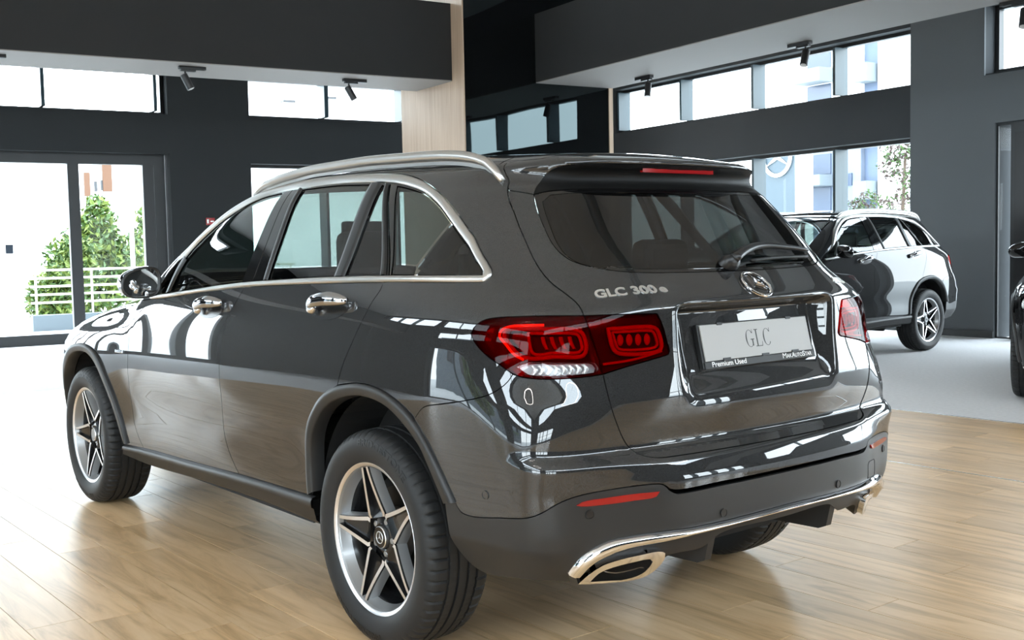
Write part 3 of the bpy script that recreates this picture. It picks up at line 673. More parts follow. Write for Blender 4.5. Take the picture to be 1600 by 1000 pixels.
DOORB=Z(1.002,1.175,1.022,1.144,1.058,1.100,1.100,1.057,1.118,1.017,1.122,.980,1.138,.927,1.147,.864,1.143,.790,1.140,.716,1.154,.642,1.157,.582,1.139,.537,1.103,.492,1.032,.422)
DOORR=Z(-.004,1.208,-.008,1.179,.009,1.146,.027,1.104,.056,1.053,.091,.997,.126,.944,.151,.898,.167,.860)
DOORF=Z(2.150,1.092,2.166,1.054,2.178,1.014,2.194,.974,2.209,.913,2.220,.851,2.229,.782,2.235,.735,2.240,.647,2.237,.587,2.219,.500,2.181,.435,2.136,.380)
BELTo=Z(2.150,1.092,1.982,1.103,1.763,1.117,1.438,1.145,1.224,1.159,.988,1.176,.400,1.196,-.011,1.206,-.499,1.210)
BELTi=Z(1.808,1.134,1.460,1.161,1.237,1.179,1.004,1.194,.833,1.202,.418,1.218,-.009,1.227,-.488,1.229)
ARCo=Z(1.951,1.148,1.889,1.192,1.798,1.275,1.711,1.361,1.646,1.417,1.563,1.468,1.494,1.507,1.421,1.539,1.340,1.562,1.222,1.582,1.049,1.595,.683,1.599,.258,1.580,.129,1.565,.027,1.542,-.063,1.512,-.150,1.474,-.232,1.427,-.318,1.368,-.410,1.308,-.488,1.262,-.515,1.243,-.524,1.227,-.499,1.210)
ARCi=Z(1.808,1.134,1.754,1.230,1.716,1.301,1.648,1.363,1.569,1.418,1.487,1.465,1.394,1.506,1.305,1.534,1.201,1.552,1.083,1.561,.881,1.566,.619,1.568,.331,1.556,.187,1.543,.087,1.527,-.032,1.498,-.132,1.455,-.204,1.412,-.294,1.352,-.372,1.300,-.450,1.256,-.484,1.236,-.488,1.229)
QB=Z(-.288,.795,-.328,.832,-.415,.851,-.505,.868,-.588,.890,-.625,.910,-.649,.932,-.661,.952)
LAMPlo=Z(-.517,1.062,-.529,1.043,-.547,1.025,-.582,.999,-.623,.976,-.661,.953,-.689,.944,-.741,.939,-.811,.940,-.866,.943,-.903,.947)
LAMPup=Z(-.517,1.062,-.524,1.078,-.549,1.098,-.586,1.108,-.660,1.113,-.741,1.115,-.817,1.114,-.858,1.113)
LSPLIT=Z(-.858,1.113,-.870,1.075,-.884,1.028,-.895,.986,-.903,.947)
TGUP=Z(-.306,1.586,-.320,1.560,-.348,1.525,-.400,1.490,-.460,1.455,-.535,1.411,-.636,1.329,-.691,1.271,-.740,1.224,-.770,1.201,-.809,1.176,-.841,1.150,-.853,1.130,-.858,1.113)
TGLO=Z(-.903,.947,-.909,.906,-.922,.844,-.948,.775,-.973,.735,-1.000,.711,-1.045,.699,-1.120,.697)
PLOW=Z(-.457,.561,-.478,.535,-.515,.529,-.563,.532,-.621,.542,-.705,.557,-.736,.572,-.773,.598,-.803,.611,-.845,.620,-1.045,.627,-1.062,.612,-1.085,.606,-1.250,.608,SC,.610)
CLLOW=Z(-.409,.551,-.419,.445,-.432,.412,-.465,.369,-.515,.345,-.568,.343,-.649,.356,-.765,.359,-.806,.352)
CHup=Z(-.798,.390,-.819,.424,-.850,.453,-.902,.478,-.987,.488,-1.056,.489,-1.134,.487,-1.260,.488,-1.460,.493,SC,.494)
CHlo=Z(-.838,.384,-.861,.414,-.903,.436,-.965,.451,-1.059,.460,-1.171,.470,-1.358,.480,SC,.482)
GLo=Z(-.612,1.474,-.652,1.437,-.716,1.376,-.766,1.322,-.806,1.290,-.856,1.266,-.951,1.245,-1.045,1.233,-1.154,1.227,-1.315,1.224,SC,1.222)
GLt=Z(SC,1.492,-1.200,1.491,-.853,1.487,-.700,1.482,-.612,1.474)
SPB=Z(-.612,1.474,-.606,1.498,-.640,1.527,-.700,1.543,-.782,1.553,-.900,1.563,-1.107,1.569,-1.300,1.571,SC,1.572)
SEAM=Z(-.400,1.490,-.500,1.483,-.612,1.474)
yb=lambda x:-.478+.35*x*x
Bdx=np.linspace(-.50,0,14); BD=[inv(tuple(top(x,yb(x)))) for x in Bdx]     # roof/spoiler edge in the side chart
def zroof(x,y): return float(top(x,y)[2])
ROOFE=[(y,zroof(-.585+.0*y,y)) for y in np.linspace(-.27,1.25,22)]
WSx=lambda y:-.585-.13*(y-1.25)/.95
PILL=[(y,zroof(WSx(y),y)) for y in np.linspace(1.25,2.12,14)]
FENy=np.linspace(2.12,3.30,14); FENE=[(y,zroof(-.735+.10*max(0,y-2.9),y)) for y in FENy]
H=.03
for sg in (1,-1):
    # --- doors (windows, frames, handles belong to them)
    d1=panel('car_door',cr(BELTo[:6])+cr(DOORB)[1:]+cr(Z(1.032,.422,1.537,.400,2.136,.380))[1:]+cr(DOORF)[::-1][1:],'paint',car,sg,h=.035)
    d2=panel('car_door',cr(BELTo[5:8])+cr(DOORR)[1:]+cr([(.155,.862)]+ARo[8:])[1:]+cr(Z(.426,.438,1.032,.422))+cr(DOORB)[::-1],'paint',car,sg,h=.035)
    # --- glazing
    PF=[(1.745,1.136)]; ai=cr(ARCi,.015); bi=cr(BELTi,.02)
    sel=lambda c,a,b:[p for p in c if min(a,b)<=p[0]<=max(a,b)]
    upF=sel(ai,.975,1.83); loF=sel(bi,.955,1.808)
    gF=Z(1.698,1.302,1.640,1.358,1.563,1.411,1.481,1.457,1.389,1.497,1.301,1.525,1.199,1.543,1.083,1.552,1.040,1.553,1.048,1.191,1.235,1.186,1.457,1.167,1.781,1.141)
    GF=cr(gF[:8])+cr(gF[8:10])+cr(gF[10:])
    panel('window_frame',upF+[(.973,1.565),(.953,1.196)]+loF[::-1],'black_gloss',d1,sg,h=.04,holes=[GF],off=-.003)
    panel('side_window',GF,'glass_side',d1,sg,h=.05,off=-.006,thick=0)
    geo_obj('window_bar',[(lambda m:(m.v,m.f,[(0,0,0)]*len(m.v)))(strip_geo(Z(1.716,1.300,1.813,1.134),Z(1.676,1.285,1.772,1.144),[(0,0),(.1,.006),(.9,.006),(1,0)],30))],'black_trim',d1,sg)
    upR=sel(ai,.226,.970); loR=sel(bi,-.012,.949)
    GR=cr(Z(.876,1.557,.619,1.559,.345,1.548))+Z(.319,1.225,.417,1.223,.832,1.208)
    GX=Z(.270,1.541,.243,1.537,.028,1.233,.256,1.229)
    panel('window_frame',upR+[(.226,1.551),(-.012,1.229)]+loR+[(.969,1.562)][:0],'black_gloss',d2,sg,h=.04,holes=[GR,GX],off=-.003) if False else panel('window_frame',[(.970,1.562)]+upR+[(.226,1.549)]+[(-.010,1.229)]+loR[::-1]+[(.950,1.197)],'black_gloss',d2,sg,h=.04,holes=[GR,GX],off=-.003)
    panel('side_window',GR,'glass_dark',d2,sg,h=.05,off=-.006,thick=0)
    panel('side_window',GX,'glass_dark',d2,sg,h=.05,off=-.006,thick=0)
    def bar(A,B,mat,par,hh=.006,nm='window_bar'):
        m=strip_geo(A,B,[(0,-.003),(.06,hh*.8),(.25,hh),(.75,hh),(.94,hh*.8),(1,-.003)],30); geo_obj(nm,[(m.v,m.f,[(0,0,0)]*len(m.v))],mat,par,sg)
    bar(Z(.345,1.551,.319,1.220),Z(.272,1.545,.259,1.222),'black_trim',d2)
    bar(Z(.900,1.562,.851,1.202),Z(.874,1.560,.826,1.204),'black_trim',d2)
    bar(Z(.246,1.545,.030,1.228),Z(.230,1.543,.004,1.228),'black_trim',d2)
    # --- body side, quarter window
    BS=QB+LAMPlo[::-1][5:][:0]
    bs=cr(QB)+cr(LAMPlo[:6])[::-1][1:]+cr(LAMPup)[1:]+cr(TGUP)[::-1][1:]+cr(ROOFE)+cr(PILL)[1:]+[(2.150,1.092),(1.982,1.103)]+cr(ARCo)[:-1]+cr(Z(-.499,1.210,-.192,1.208,-.004,1.208))+cr(DOORR)[1:]+cr([(.155,.862)]+ARo[7::-1][:0]+Z(.115,.868,.016,.879,-.105,.870,-.206,.838,-.288,.795))[1:]
    panel('body_panel',bs,'paint',car,sg,h=.03)
    GQ=sel(ai,.178,-.44)[0:]+Z(-.450,1.252,-.473,1.232,-.024,1.232)
    GQ=[(p[0]-.004,p[1]-.008) if p[1]>1.27 else p for p in GQ]
    upQ=sel(ai,.222,-.493)
    panel('window_frame',upQ+[(-.014,1.229),(.222,1.549)],'black_gloss',car,sg,h=.04,holes=[GQ],off=-.003)
    panel('side_window',GQ,'glass_dark',car,sg,h=.05,off=-.006,thick=0)
    # --- bright window surround
    m=strip_geo(ARCo[1:],ARCi[2:],[(0,-.003),(.08,.004),(.3,.008),(.7,.008),(.92,.004),(1,-.004)],150); t=geo_obj('window_trim',[(m.v,m.f,[(0,0,0)]*len(m.v))],'satin',car,sg)
    m=strip_geo(BELTo[1:],[(2.02,1.116)]+BELTi,[(0,-.003),(.1,.004),(.35,.008),(.7,.008),(.92,.004),(1,-.004)],110); geo_obj('window_trim',[(m.v,m.f,[(0,0,0)]*len(m.v))],'satin',car,sg)
    # --- front wing, headlight
    HL=Z(3.220,.925,3.400,.905,3.620,.870,3.820,.820,3.850,.740,3.700,.720,3.500,.725,3.360,.750,3.270,.800)
    fen=cr(DOORF)+cr([(2.136,.380),(2.350,.372)])[1:]+cr(AFo)[::-1][1:]
    fen=[p for p in fen if not(p[0]>3.2 and p[1]<.70)]+Z(3.270,.800,3.220,.925)+[p for p in cr(FENE)[::-1] if p[0]<3.2]+[(2.11,1.14)]
    fe=panel('fender',fen,'paint',car,sg,h=.04)
    m=MB(); bevel(place(MB().box((-.048,-.007,0),(.048,.007,.006)),frame(2.330,.842,.0),'fender_badge','chrome',fe,sg),.002)
    hl=panel('headlight',cr(HL+HL[:1])[:-1],'lens_clear',car,sg,h=.05,off=.001,thick=.01)
    panel('lamp_housing',cr(HL+HL[:1])[:-1],'rim_dark',hl,sg,h=.06,off=-.045,thick=0)
    for q in ((3.42,.80),(3.56,.795),(3.69,.785)):
        mb=MB(); mb.lathe([(-.012,.0005),(-.004,.02),(.0,.034),(.006,.036),(.006,.040),(-.03,.042)],20); place(mb,frame(*q,-.04),'headlight_lens','lamp_white',hl,sg,smooth=True)
    # --- door handles
    for (s,z,par) in ((.272,1.117,d2),(1.272,1.084,d1)):
        fr=frame(s,z)
        panel('handle_recess_shade',[(s+.124*math.cos(q),z-.008+.016*math.cos(q)*-.6+.036*math.sin(q)) for q in np.linspace(0,2*math.pi,40,endpoint=False)],'rim_dark',par,sg,h=.03,off=.0012,thick=0)  # flat dark patch on the door skin, painting the shade of a recess
        n=24; P=[]
        for i in range(n+1):
            u=-1+2*i/n; P.append((.127*u,.008+.014*u+.006*(1-u*u),.012+.036*(1-abs(u)**3.2)))
        mb=MB(); mb.tube(P,[.008+.0165*(1-abs(-1+2*i/n)**4)+.003*(-1+2*i/n) for i in range(n+1)],14,flat=.62); h=place(mb,fr,'door_handle','dark_chrome',par,sg,smooth=True)
        mb=MB(); mb.lathe([(.0,.022),(.012,.0215),(.018,.018),(.0195,.0005)],20,c=(-.098,-.009,.012)); place(mb,fr,'lock_cap','chrome',par,sg,smooth=True)
    # --- grey cladding: arches and sill
    for A,B in ((ARo,ARi),(AFo,AFi)):
        m=strip_geo(A,B,[(-.02,-.004),(0,.006),(.08,.012),(.45,.013),(.52,.011),(.90,.011),(1.0,.004),(1.02,-.045)],110); geo_obj('wheel_arch_trim',[(m.v,m.f,[(0,0,0)]*len(m.v))],'cladding',car,sg)
    m=strip_geo(Z(.390,.436,1.025,.421,1.537,.400,2.136,.380,2.378,.368),Z(.379,.331,.911,.337,1.450,.323,2.100,.295,2.426,.305),[(-.03,-.006),(0,.010),(.08,.018),(.3,.020),(.36,.012),(.75,.012),(.95,-.002),(1.05,-.05)],90)
    geo_obj('sill_trim',[(m.v,m.f,[(0,0,0)]*len(m.v))],'cladding',car,sg)
    # --- tail light, outer half on the body and inner half on the tailgate
    WZ=cr(Z(-.672,.972,-.700,.982,-.780,.981,-.880,.977,-.888,.966,-.884,.955))+cr(Z(-.884,.955,-.819,.950,-.740,.949,-.700,.955,-.672,.972))[1:-1]
    tl=panel('tail_light',cr(LAMPup)+cr(LSPLIT)[1:]+cr(LAMPlo)[::-1][1:-1],'lens_red',car,sg,h=.022,off=.004,thick=.012,holes=[WZ])
    panel('reverse_lens',WZ,'lens_clear',tl,sg,h=.03,off=.004,thick=0,ins=0)
    panel('reverse_housing',WZ,'lamp_silver',tl,sg,h=.03,off=-.020,thick=0,ins=0)
    panel('lamp_housing',cr(LAMPup)+cr(LSPLIT)[1:]+cr(LAMPlo)[::-1][1:-1],'lamp_dark',tl,sg,h=.03,off=-.030,thick=-.03)
    def guide(nm,pts,r,mat,par,off,close=True):
        q=cr(pts+pts[:1] if close else pts,.012); P=surf(q[:-1] if close else q,'side',off)[0]
        if sg<0: P=P*np.array([-1,1,1])
        return MB().tube(P,r,8,close=close).build(nm,mat,par,smooth=True)
    guide('light_guide',Z(-.642,1.081,-.741,1.080,-.830,1.077,-.852,1.066,-.862,1.020,-.852,1.002,-.777,1.001,-.706,.997,-.673,1.007,-.644,1.036,-.627,1.058,-.630,1.076),.0065,'lamp_red',tl,-.010)
    guide('light_guide',Z(-.698,1.069,-.741,1.068,-.828,1.066,-.841,1.060,-.850,1.020,-.842,1.012,-.777,1.012,-.714,1.011),.005,'lamp_red',tl,-.012)
    guide('light_guide',Z(-.745,1.091,-.688,1.090,-.646,1.087,-.619,1.076,-.613,1.059,-.634,1.036,-.659,1.009,-.688,.993),.004,'lamp_orange_glint',tl,-.006,False)  # orange arc: sun glint painted in as a weak glow
    for i in range(8):
        s0=-.705-.020*i; m=strip_geo(Z(s0,.978,s0-.010,.966,s0,.953),Z(s0-.013,.977,s0-.023,.965,s0-.013,.952),[(0,-.012),(.5,-.007),(1,-.012)],9); geo_obj('reverse_light',[(m.v,m.f,[(0,0,0)]*len(m.v))],'lamp_white',tl,sg)
    for i in range(4):
        s0=-.733-.026*i; m=strip_geo(Z(s0,1.058,s0-.004,1.040,s0-.014,1.022),Z(s0-.012,1.058,s0-.016,1.040,s0-.024,1.022),[(0,-.022),(.5,-.014),(1,-.022)],9); geo_obj('lamp_fin',[(m.v,m.f,[(0,0,0)]*len(m.v))],'lamp_red',tl,sg)
# --- roof, bonnet, windscreen
rf=[(x,yb(x)) for x in np.linspace(-.50,.50,27)]+[(.585,-.27)]+[(.585,y) for y in np.linspace(-.2,1.25,20)]+[(x,1.31-.18*x*x) for x in np.linspace(.57,-.57,15)]+[(-.585,y) for y in np.linspace(1.25,-.2,20)]+[(-.585,-.27)]
roofseam=[(x,-.285) for x in (.585,-.585)]
panel('roof',[(x,-.285) for x in np.linspace(-.585,.585,20)]+[(.585,y) for y in np.linspace(-.2,1.25,20)]+[(x,1.31-.18*x*x) for x in np.linspace(.57,-.57,15)]+[(-.585,y) for y in np.linspace(1.25,-.2,20)],'paint',car,chart='top',h=.05)
wsp=[(x,1.325-.18*x*x) for x in np.linspace(-.575,.575,15)]+[(-WSx(y)-.008,y) for y in np.linspace(1.29,2.10,10)]+[(x,2.20-.20*x*x) for x in np.linspace(.68,-.68,15)]+[(WSx(y)+.008,y) for y in np.linspace(2.10,1.29,10)]
panel('windscreen',wsp,'glass_side',car,chart='top',h=.06,off=-.004,thick=0)
bn=[(x,2.215-.20*x*x) for x in np.linspace(-.70,.70,15)]+[(.735-.10*max(0,y-2.9),y) for y in np.linspace(2.2,3.2,12)]+[(x,3.56-.55*x*x) for x in np.linspace(.68,-.68,17)]+[(-.735+.10*max(0,y-2.9),y) for y in np.linspace(3.2,2.2,12)]
panel('bonnet',bn,'paint',car,chart='top',h=.05)
# --- front end
SF=PYF+CR*math.pi/2+PX; Mf=lambda pts:[(2*SF-s,z) for s,z in pts][::-1]
gr=Z(SF,.830,4.10,.820,3.90,.775,3.95,.60,4.06,.545,SF,.540)
HLlow=Z(3.270,.800,3.360,.750,3.500,.725,3.700,.720,3.850,.740,3.860,.820)
top_e=[inv(tuple(top(x,3.575-.55*x*x))) for x in np.linspace(-.66,0,10)]
half=Z(3.300,.700)+HLlow+[p for p in top_e if p[0]>3.95]
fb=Z(3.360,.330,3.352,.450,3.325,.570,3.275,.680)+HLlow[1:]+[(3.90,.835)]+[p for p in top_e if p[0]>3.98]
low=Z(SF,.27,4.0,.27,3.7,.29,3.36,.30)
intk=Z(3.52,.50,3.92,.46,4.02,.36,3.60,.35)
hb=[p for p in fb if p[0]<SF-.001]+[(SF,top_e[-1][1]),(SF,.835)]+cr(gr)[1:]+low
_p,_f,_n=panel_geo(hb,holes=[intk],h=.045,ins=.0006)
geo_obj('bumper',[(_p,_f,_n),([(-x,y,z) for x,y,z in _p],[q[::-1] for q in _f],[(-x,y,z) for x,y,z in _n])],'paint',car,label='painted bumper around the radiator grille')
sur=[inv(tuple(top(-.70,3.19)))]+Z(3.215,.93)+HL[1:4]+[(3.86,.82),(3.90,.835)]+[p for p in top_e if p[0]<=4.0][::-1]
for s_ in (1,-1): panel('lamp_surround',sur,'paint',car,s_,h=.03,thick=.006)
g=panel('grille',gr+Mf(gr)[1:-1],'diff',car,h=.06,off=-.03,thick=0)
mb=star_mb(.095,.012,.010,.24); place(mb,frame(SF,.69,.004),'star_emblem','chrome',g,smooth=True,angle=40)
for zz in (.665,.715): 
    m=strip_geo(Z(3.95,zz+.014,SF-.09,zz+.014),Z(3.95,zz-.014,SF-.09,zz-.014),[(0,-.02),(.2,.0),(.8,.0),(1,-.02)],12)
    for s_ in (1,-1): geo_obj('grille_bar',[(m.v,m.f,[(0,0,0)]*len(m.v))],'satin',g,s_)
P=surf(cr(gr+Mf(gr)[1:-1]+gr[:1],.02)[:-1],'side',.002)[0]; MB().tube(P,.011,8,close=True).build('grille_surround','chrome',g,smooth=True)
for s_ in (1,-1):
    a=panel('air_intake',intk,'diff',car,s_,h=.05,off=-.025,thick=0)
    for zz in (.385,.415,.445):
        m=strip_geo(Z(3.58,zz+.006,3.99,zz+.004),Z(3.58,zz-.006,3.99,zz-.006),[(0,-.025),(.5,-.008),(1,-.025)],10); geo_obj('intake_slat',[(m.v,m.f,[(0,0,0)]*len(m.v))],'black_trim',a,s_)
    q=cr(intk+intk[:1],.02)[:-1]; P=surf(q,'side',.002)[0]*np.array([s_,1,1]); MB().tube(P,.006,6,close=True).build('intake_surround','black_gloss',a,smooth=True)
m=strip_geo(Z(3.40,.315,3.7,.305,4.0,.285,SF,.285),Z(3.40,.285,3.7,.270,4.0,.245,SF,.245),[(0,0),(.15,.012),(.8,.014),(1,0)],50)
for s_ in (1,-1): geo_obj('bumper_trim',[(m.v,m.f,[(0,0,0)]*len(m.v))],'chrome',car,s_)
# --- roof rails
for sg in (1,-1):
    mb=MB(); n=46; P=[];rad=[]
    for i in range(n+1):
        y=-.335+1.735*i/n; u=-1+2*i/n; x=-.600-.03*max(0,y-1.0); zz=zroof(-.60,min(y,1.25)) if y<1.25 else zroof(WSx(y)*.99,y)
        P.append((sg*x,y,zz+.004+.030*(1-abs(u)**7))); rad.append(.012+.011*(1-abs(u)**8))
    mb.tube(P,rad,12,flat=.85); mb.build('roof_rail','satin',car,smooth=True)
    mb=MB(); mb.grid([[(sg*(-.600-.03*max(0,p[1]-1.0)+dx),p[1],p[2]-h_) for p in P] for dx,h_ in ((-.004,.03),(-.004,.0),(.004,.0),(.004,.03))]); mb.build('rail_foot','satin',car)
# --- tailgate
LI=cr(Z(-.858,1.113,-.937,1.113,-1.023,1.112,-1.085,1.110))+cr(Z(-1.088,1.108,-1.104,1.072,-1.117,1.023,-1.124,.999,-1.118,.990,-1.073,.981,-.967,.962,-.903,.947))
lampR_=LI+cr(LSPLIT)[::-1][1:-1]
inn=cr(LI)  # left part of the tailgate outline follows the inside of the split line
lhs=cr(SEAM)[::-1]                                  # from glass corner out to the tailgate cut
left=cr(TGLO)[::-1]+LI[::-1][1:]+cr(TGUP[3:])[::-1][1:]+cr(SEAM)[1:]+cr(GLo)[1:]
lo_half=cr(Z(SC,.697,-1.300,.697,-1.120,.697))+cr(TGLO)[::-1][1:]+LI[::-1][1:]+cr(TGUP[3:])[::-1][1:]+cr(SEAM)[1:]
tgpoly=lo_half+cr(GLo)[1:]+[(2*SC-s,z) for s,z in cr(GLo)[::-1][1:]]+[(2*SC-s,z) for s,z in lo_half[::-1][1:-1]]
tg=panel('tailgate',tgpoly,'paint',car,h=.014)
gl=cr(GLo)+Mi(cr(GLo))[::-1][1:]+Mi(cr(GLt))[::-1][1:-1]+cr(GLt)[:-1]
gin=[(s+(-.012 if z<1.26 else -.012-.05*(z-1.26)/.22),z+(.012 if z<1.24 else 0)) for s,z in cr(GLo)[2:]]
gin=[(min(s,SC) if False else s,z) for s,z in gin if s>SC-.001]
git=[(s-.03,z-.012) for s,z in cr(GLt) if s<-.70]
gin_full=gin+[(2*SC-s,z) for s,z in gin[::-1][1:]]+[(2*SC-s,z) for s,z in git[::-1]]+[p for p in git][1:]
geo_obj('window_frit',[panel_geo(gl,holes=[gin_full],h=.04,off=-.002,thick=.01)],'black_gloss',tg)
panel('tailgate_window',gin_full,'glass_rear',tg,h=.05,off=-.0022,thick=0,ins=.0)
# spoiler: painted top and sides, gloss black lower face
sp1=cr(SPB)+Mi(cr(SPB))[::-1][1:]+Mi(cr(SEAM))[1:][::-1][:0]
left_sp=cr(SEAM)[1:]+cr(SPB)[1:]
spo=left_sp+Mi(left_sp)[::-1][1:]+Mi(cr(TGUP[:4]))[::-1]+Mi(BD)+BD[::-1][1:]+cr(TGUP[:4])[:-1]
spt=[(x,yb(x)) for x in Bdx]+[(-x,yb(x)) for x in Bdx[::-1][1:]]+[(x,-.288) for x in np.linspace(.575,-.575,20)]
geo_obj('spoiler',[panel_geo(spo,h=.018,ins=.001),panel_geo(spt,h=.04,chart='top',ins=0.0005)],'paint',tg)
spb=cr(SPB)+Mi(cr(SPB))[::-1][1:]+Mi(cr(GLt))[::-1][1:-1]+cr(GLt)[:-1]
sb=panel('spoiler_underside',spb,'under',tg,h=.012,thick=.006)
bl=MB(); p0=surf([(SC,1.556)],'side',0.)[0][0]
rows=[[(x,p0[1]-.004+.10*x*x,z) for x in np.linspace(-.172,.172,12)] for z in (1.569,1.547)]
b=MB(); b.grid(rows); b.grid([[(x,y+.012,z) for x,y,z in r] for r in rows]); o=fixn(b.build('brake_light','red',tg,smooth=False))
# inner tail lights
for sg in (1,-1):
    tl=panel('tail_light',lampR_,'lens_red',tg,sg,h=.02,off=.004,thick=.012)
    panel('lamp_housing',lampR_,'lamp_dark',tl,sg,h=.03,off=-.022,thick=-.02)
    for pts,r,o in ((Z(-.928,1.074,-1.070,1.072,-1.088,1.064,-1.102,1.014,-1.092,1.002,-.958,1.003,-.943,1.014),.0065,-.008),(Z(-.942,1.064,-1.062,1.062,-1.076,1.058,-1.089,1.020,-1.082,1.013,-.966,1.013,-.955,1.020),.0045,-.010)):
        q=cr(pts+pts[:1],.012)[:-1]; P=surf(q,'side',o)[0]*np.array([sg,1,1]); MB().tube(P,r,8,close=True).build('light_guide','lamp_red',tl,smooth=True)
    for i in range(4):
        mb=MB(); mb.lathe([(-.002,.014),(.003,.011),(.004,.0004)],14); mb.xf(lambda x,y,z:(x*.75,y*1.25,z)); place(mb,frame(-.968-.030*i,1.040-.001*i,-.014),'lamp_fin','lamp_red',tl,sg,smooth=True)
    q=cr(Z(-.907,.975,-1.000,.982,-1.100,1.000),.02); P=surf(q,'side',-.006)[0]*np.array([sg,1,1]); MB().tube(P,.004,6).build('light_guide','lamp_red',tl,smooth=True)
# badges
st=star_mb(.0535,.010,.0050,.21); place(st,frame(SC,1.177,.004),'star_emblem','chrome',tg,smooth=True,angle=35)
def surf_text(s,s0,z0,s1,z1,size,nm,mat,par,ext=.0013,sx=1.45,off=.004,bold=.0):
    v,f=text_mesh(s,size,ext,bold,sx,align='LEFT'); L=v[:,0].max(); V=[]
    t=v[:,0]/L; P,N=surf(np.stack([s0+(s1-s0)*t,z0+(z1-z0)*t+v[:,1]],1),'side',np.array(v[:,2]+ext))
    return mesh(nm,P,f,mat,par)
surf_text('GLC',-.905,1.1595,-1.015,1.166,.030,'lettering','lettering',tg,bold=.0008)
surf_text('300',-1.034,1.167,-1.124,1.1695,.030,'lettering','lettering',tg,bold=.0008)
surf_text('e',-1.134,1.170,-1.160,1.1705,.027,'lettering','lettering',tg,bold=.0008)
surf_text('4MATIC',-2.020,1.1665,-2.165,1.160,.024,'lettering','lettering',tg,bold=.0008)
# number plate on its carrier
pp=np.array([[-.263,-.846,1.066],[.263,-.846,1.066],[.263,-.878,.935],[-.263,-.878,.935]])
pc=pp.mean(0); pu=(pp[0]-pp[3]); ph=np.linalg.norm(pu); pu/=ph; pr=np.array([1.,0,0]); pn=np.cross(pr,pu); PFm=(pc,pr,pu,pn)
plf=place(MB().box((-.268,-ph/2-.004,-.022),(.268,ph/2+.002,-.004)),PFm,'number_plate','black_trim',tg); bevel(plf,.003)
bevel(place(MB().box((-.259,-ph/2+.0205,-.004),(.259,ph/2-.003,.001)),PFm,'plate_face','plate',plf),.001)
bevel(place(MB().box((-.268,-ph/2-.004,-.004),(.268,-ph/2+.019,.003)),PFm,'plate_rim','diff',plf),.002)
for x in (-.17,.165): bevel(place(MB().box((x-.012,ph/2-.007,-.002),(x+.012,ph/2+.002,.003)),PFm,'plate_clip','black_trim',plf),.001)
for x in (-.165,.02,.17): bevel(place(MB().box((x-.017,-ph/2+.017,-.002),(x+.017,-ph/2+.026,.004)),PFm,'plate_clip','black_trim',plf),.001)
def plate_text(s,x,y,size,sx,nm,mat,z=.0036,align='CENTER',bold=0):
    v,f=text_mesh(s,size,.0002,bold,sx,align=align); v=v+np.array([x,y,z]); place((v,f),PFm,nm,mat,plf)
def plate_fit(s,x0,x1,cap,y=-ph/2+.0022):
    v,f=text_mesh(s,1,.004,.0 if s=='M' else .008,1,align='LEFT'); w=v[:,0].max()-v[:,0].min(); v=(v-[v[:,0].min(),0,0])*[(x1-x0)/w,cap/.70,.05]+[x0,y,.0036]; place((v,f),PFm,'lettering','white_ink',plf)
plate_fit('Premium Used',-.238,-.080,.0155)
x_=.100
for t_,w_,c_ in (('M',.019,.0165),('AK',.026,.0125),('A',.015,.0165),('UTO',.037,.0125),('S',.012,.0165),('TAR',.034,.0125)):
    plate_fit(t_,x_,x_+w_,c_); x_+=w_+.0012
# the three serif letters, drawn as outlines
def arc_band(cx,cy,rx,ry,a0,a1,thick,thin,n=26):
    o=[];i_=[]
    for k in range(n+1):
        a=math.radians(a0+(a1-a0)*k/n); w=thin+(thick-thin)*abs(math.cos(a))**1.5; o.append((cx+rx*math.cos(a),cy+ry*math.sin(a))); i_.append((cx+(rx-w)*math.cos(a),cy+(ry-thin*.9)*math.sin(a)))
    return o,i_
mb=MB(); zt=.0014
def poly2(p): mb.add([(x,y,zt) for x,y in p],[tuple(range(len(p)))])
def band2(o,i_):
    k=len(o); mb.add([(x,y,zt) for x,y in o]+[(x,y,zt) for x,y in i_],[(j,j+1,k+j+1,k+j) for j in range(k-1)])
hh=.030
for cx,isG in ((-.036,True),(.038,False)):
    band2(*arc_band(cx,0.006,.0165,hh,38,322,.0052,.0018))
    poly2([(cx+.0120,.006+.017),(cx+.0140,.006+.017),(cx+.0140,.006+.031),(cx+.0125,.006+.031)])
    if isG:
        poly2([(cx+.0085,.006-.026),(cx+.0135,.006-.026),(cx+.0135,.006-.003),(cx+.0085,.006-.003)]); poly2([(cx+.003,.006-.005),(cx+.018,.006-.005),(cx+.018,.006-.002),(cx+.003,.006-.002)])
poly2([(-.0085,-.024),(-.0035,-.024),(-.0035,.036),(-.0085,.036)]); poly2([(-.014,.0335),(.002,.0335),(.002,.036),(-.014,.036)]); poly2([(-.014,-.024),(.0145,-.024),(.0145,-.0215),(-.014,-.0215)]); poly2([(.0125,-.0225),(.0150,-.0225),(.0162,-.008),(.0148,-.008)])
mb.xf(lambda x,y,z:(x*1.14,.010+(y-.006)*.92,z)); place(mb,PFm,'lettering','ink',plf)
# rear wiper
q=surf([(-1.505,1.238)],'side',0.)[0][0]
wb=MB(); A=surf(cr(Z(-1.490,1.240,-1.560,1.262,-1.660,1.278,-1.800,1.272,-1.930,1.260),.02),'side',.030)[0]
wb.tube(A,np.linspace(.022,.010,len(A)),10,flat=.7); wi=wb.build('wiper','black_trim',tg,smooth=True)
A=surf(cr(Z(-1.600,1.246,-1.750,1.252,-1.950,1.252),.03),'side',.009)[0]; MB().tube(A,.006,6).build('wiper_blade','rubber',wi,smooth=True)
mb=MB(); mb.lathe([(0,.034),(.015,.032),(.030,.024),(.036,.0005)],20); mb.xf(lambda x,y,z:(x*1.25,y*.8,z)); place(mb,frame(-1.492,1.243,0),'wiper_hub','black_trim',wi,smooth=True)
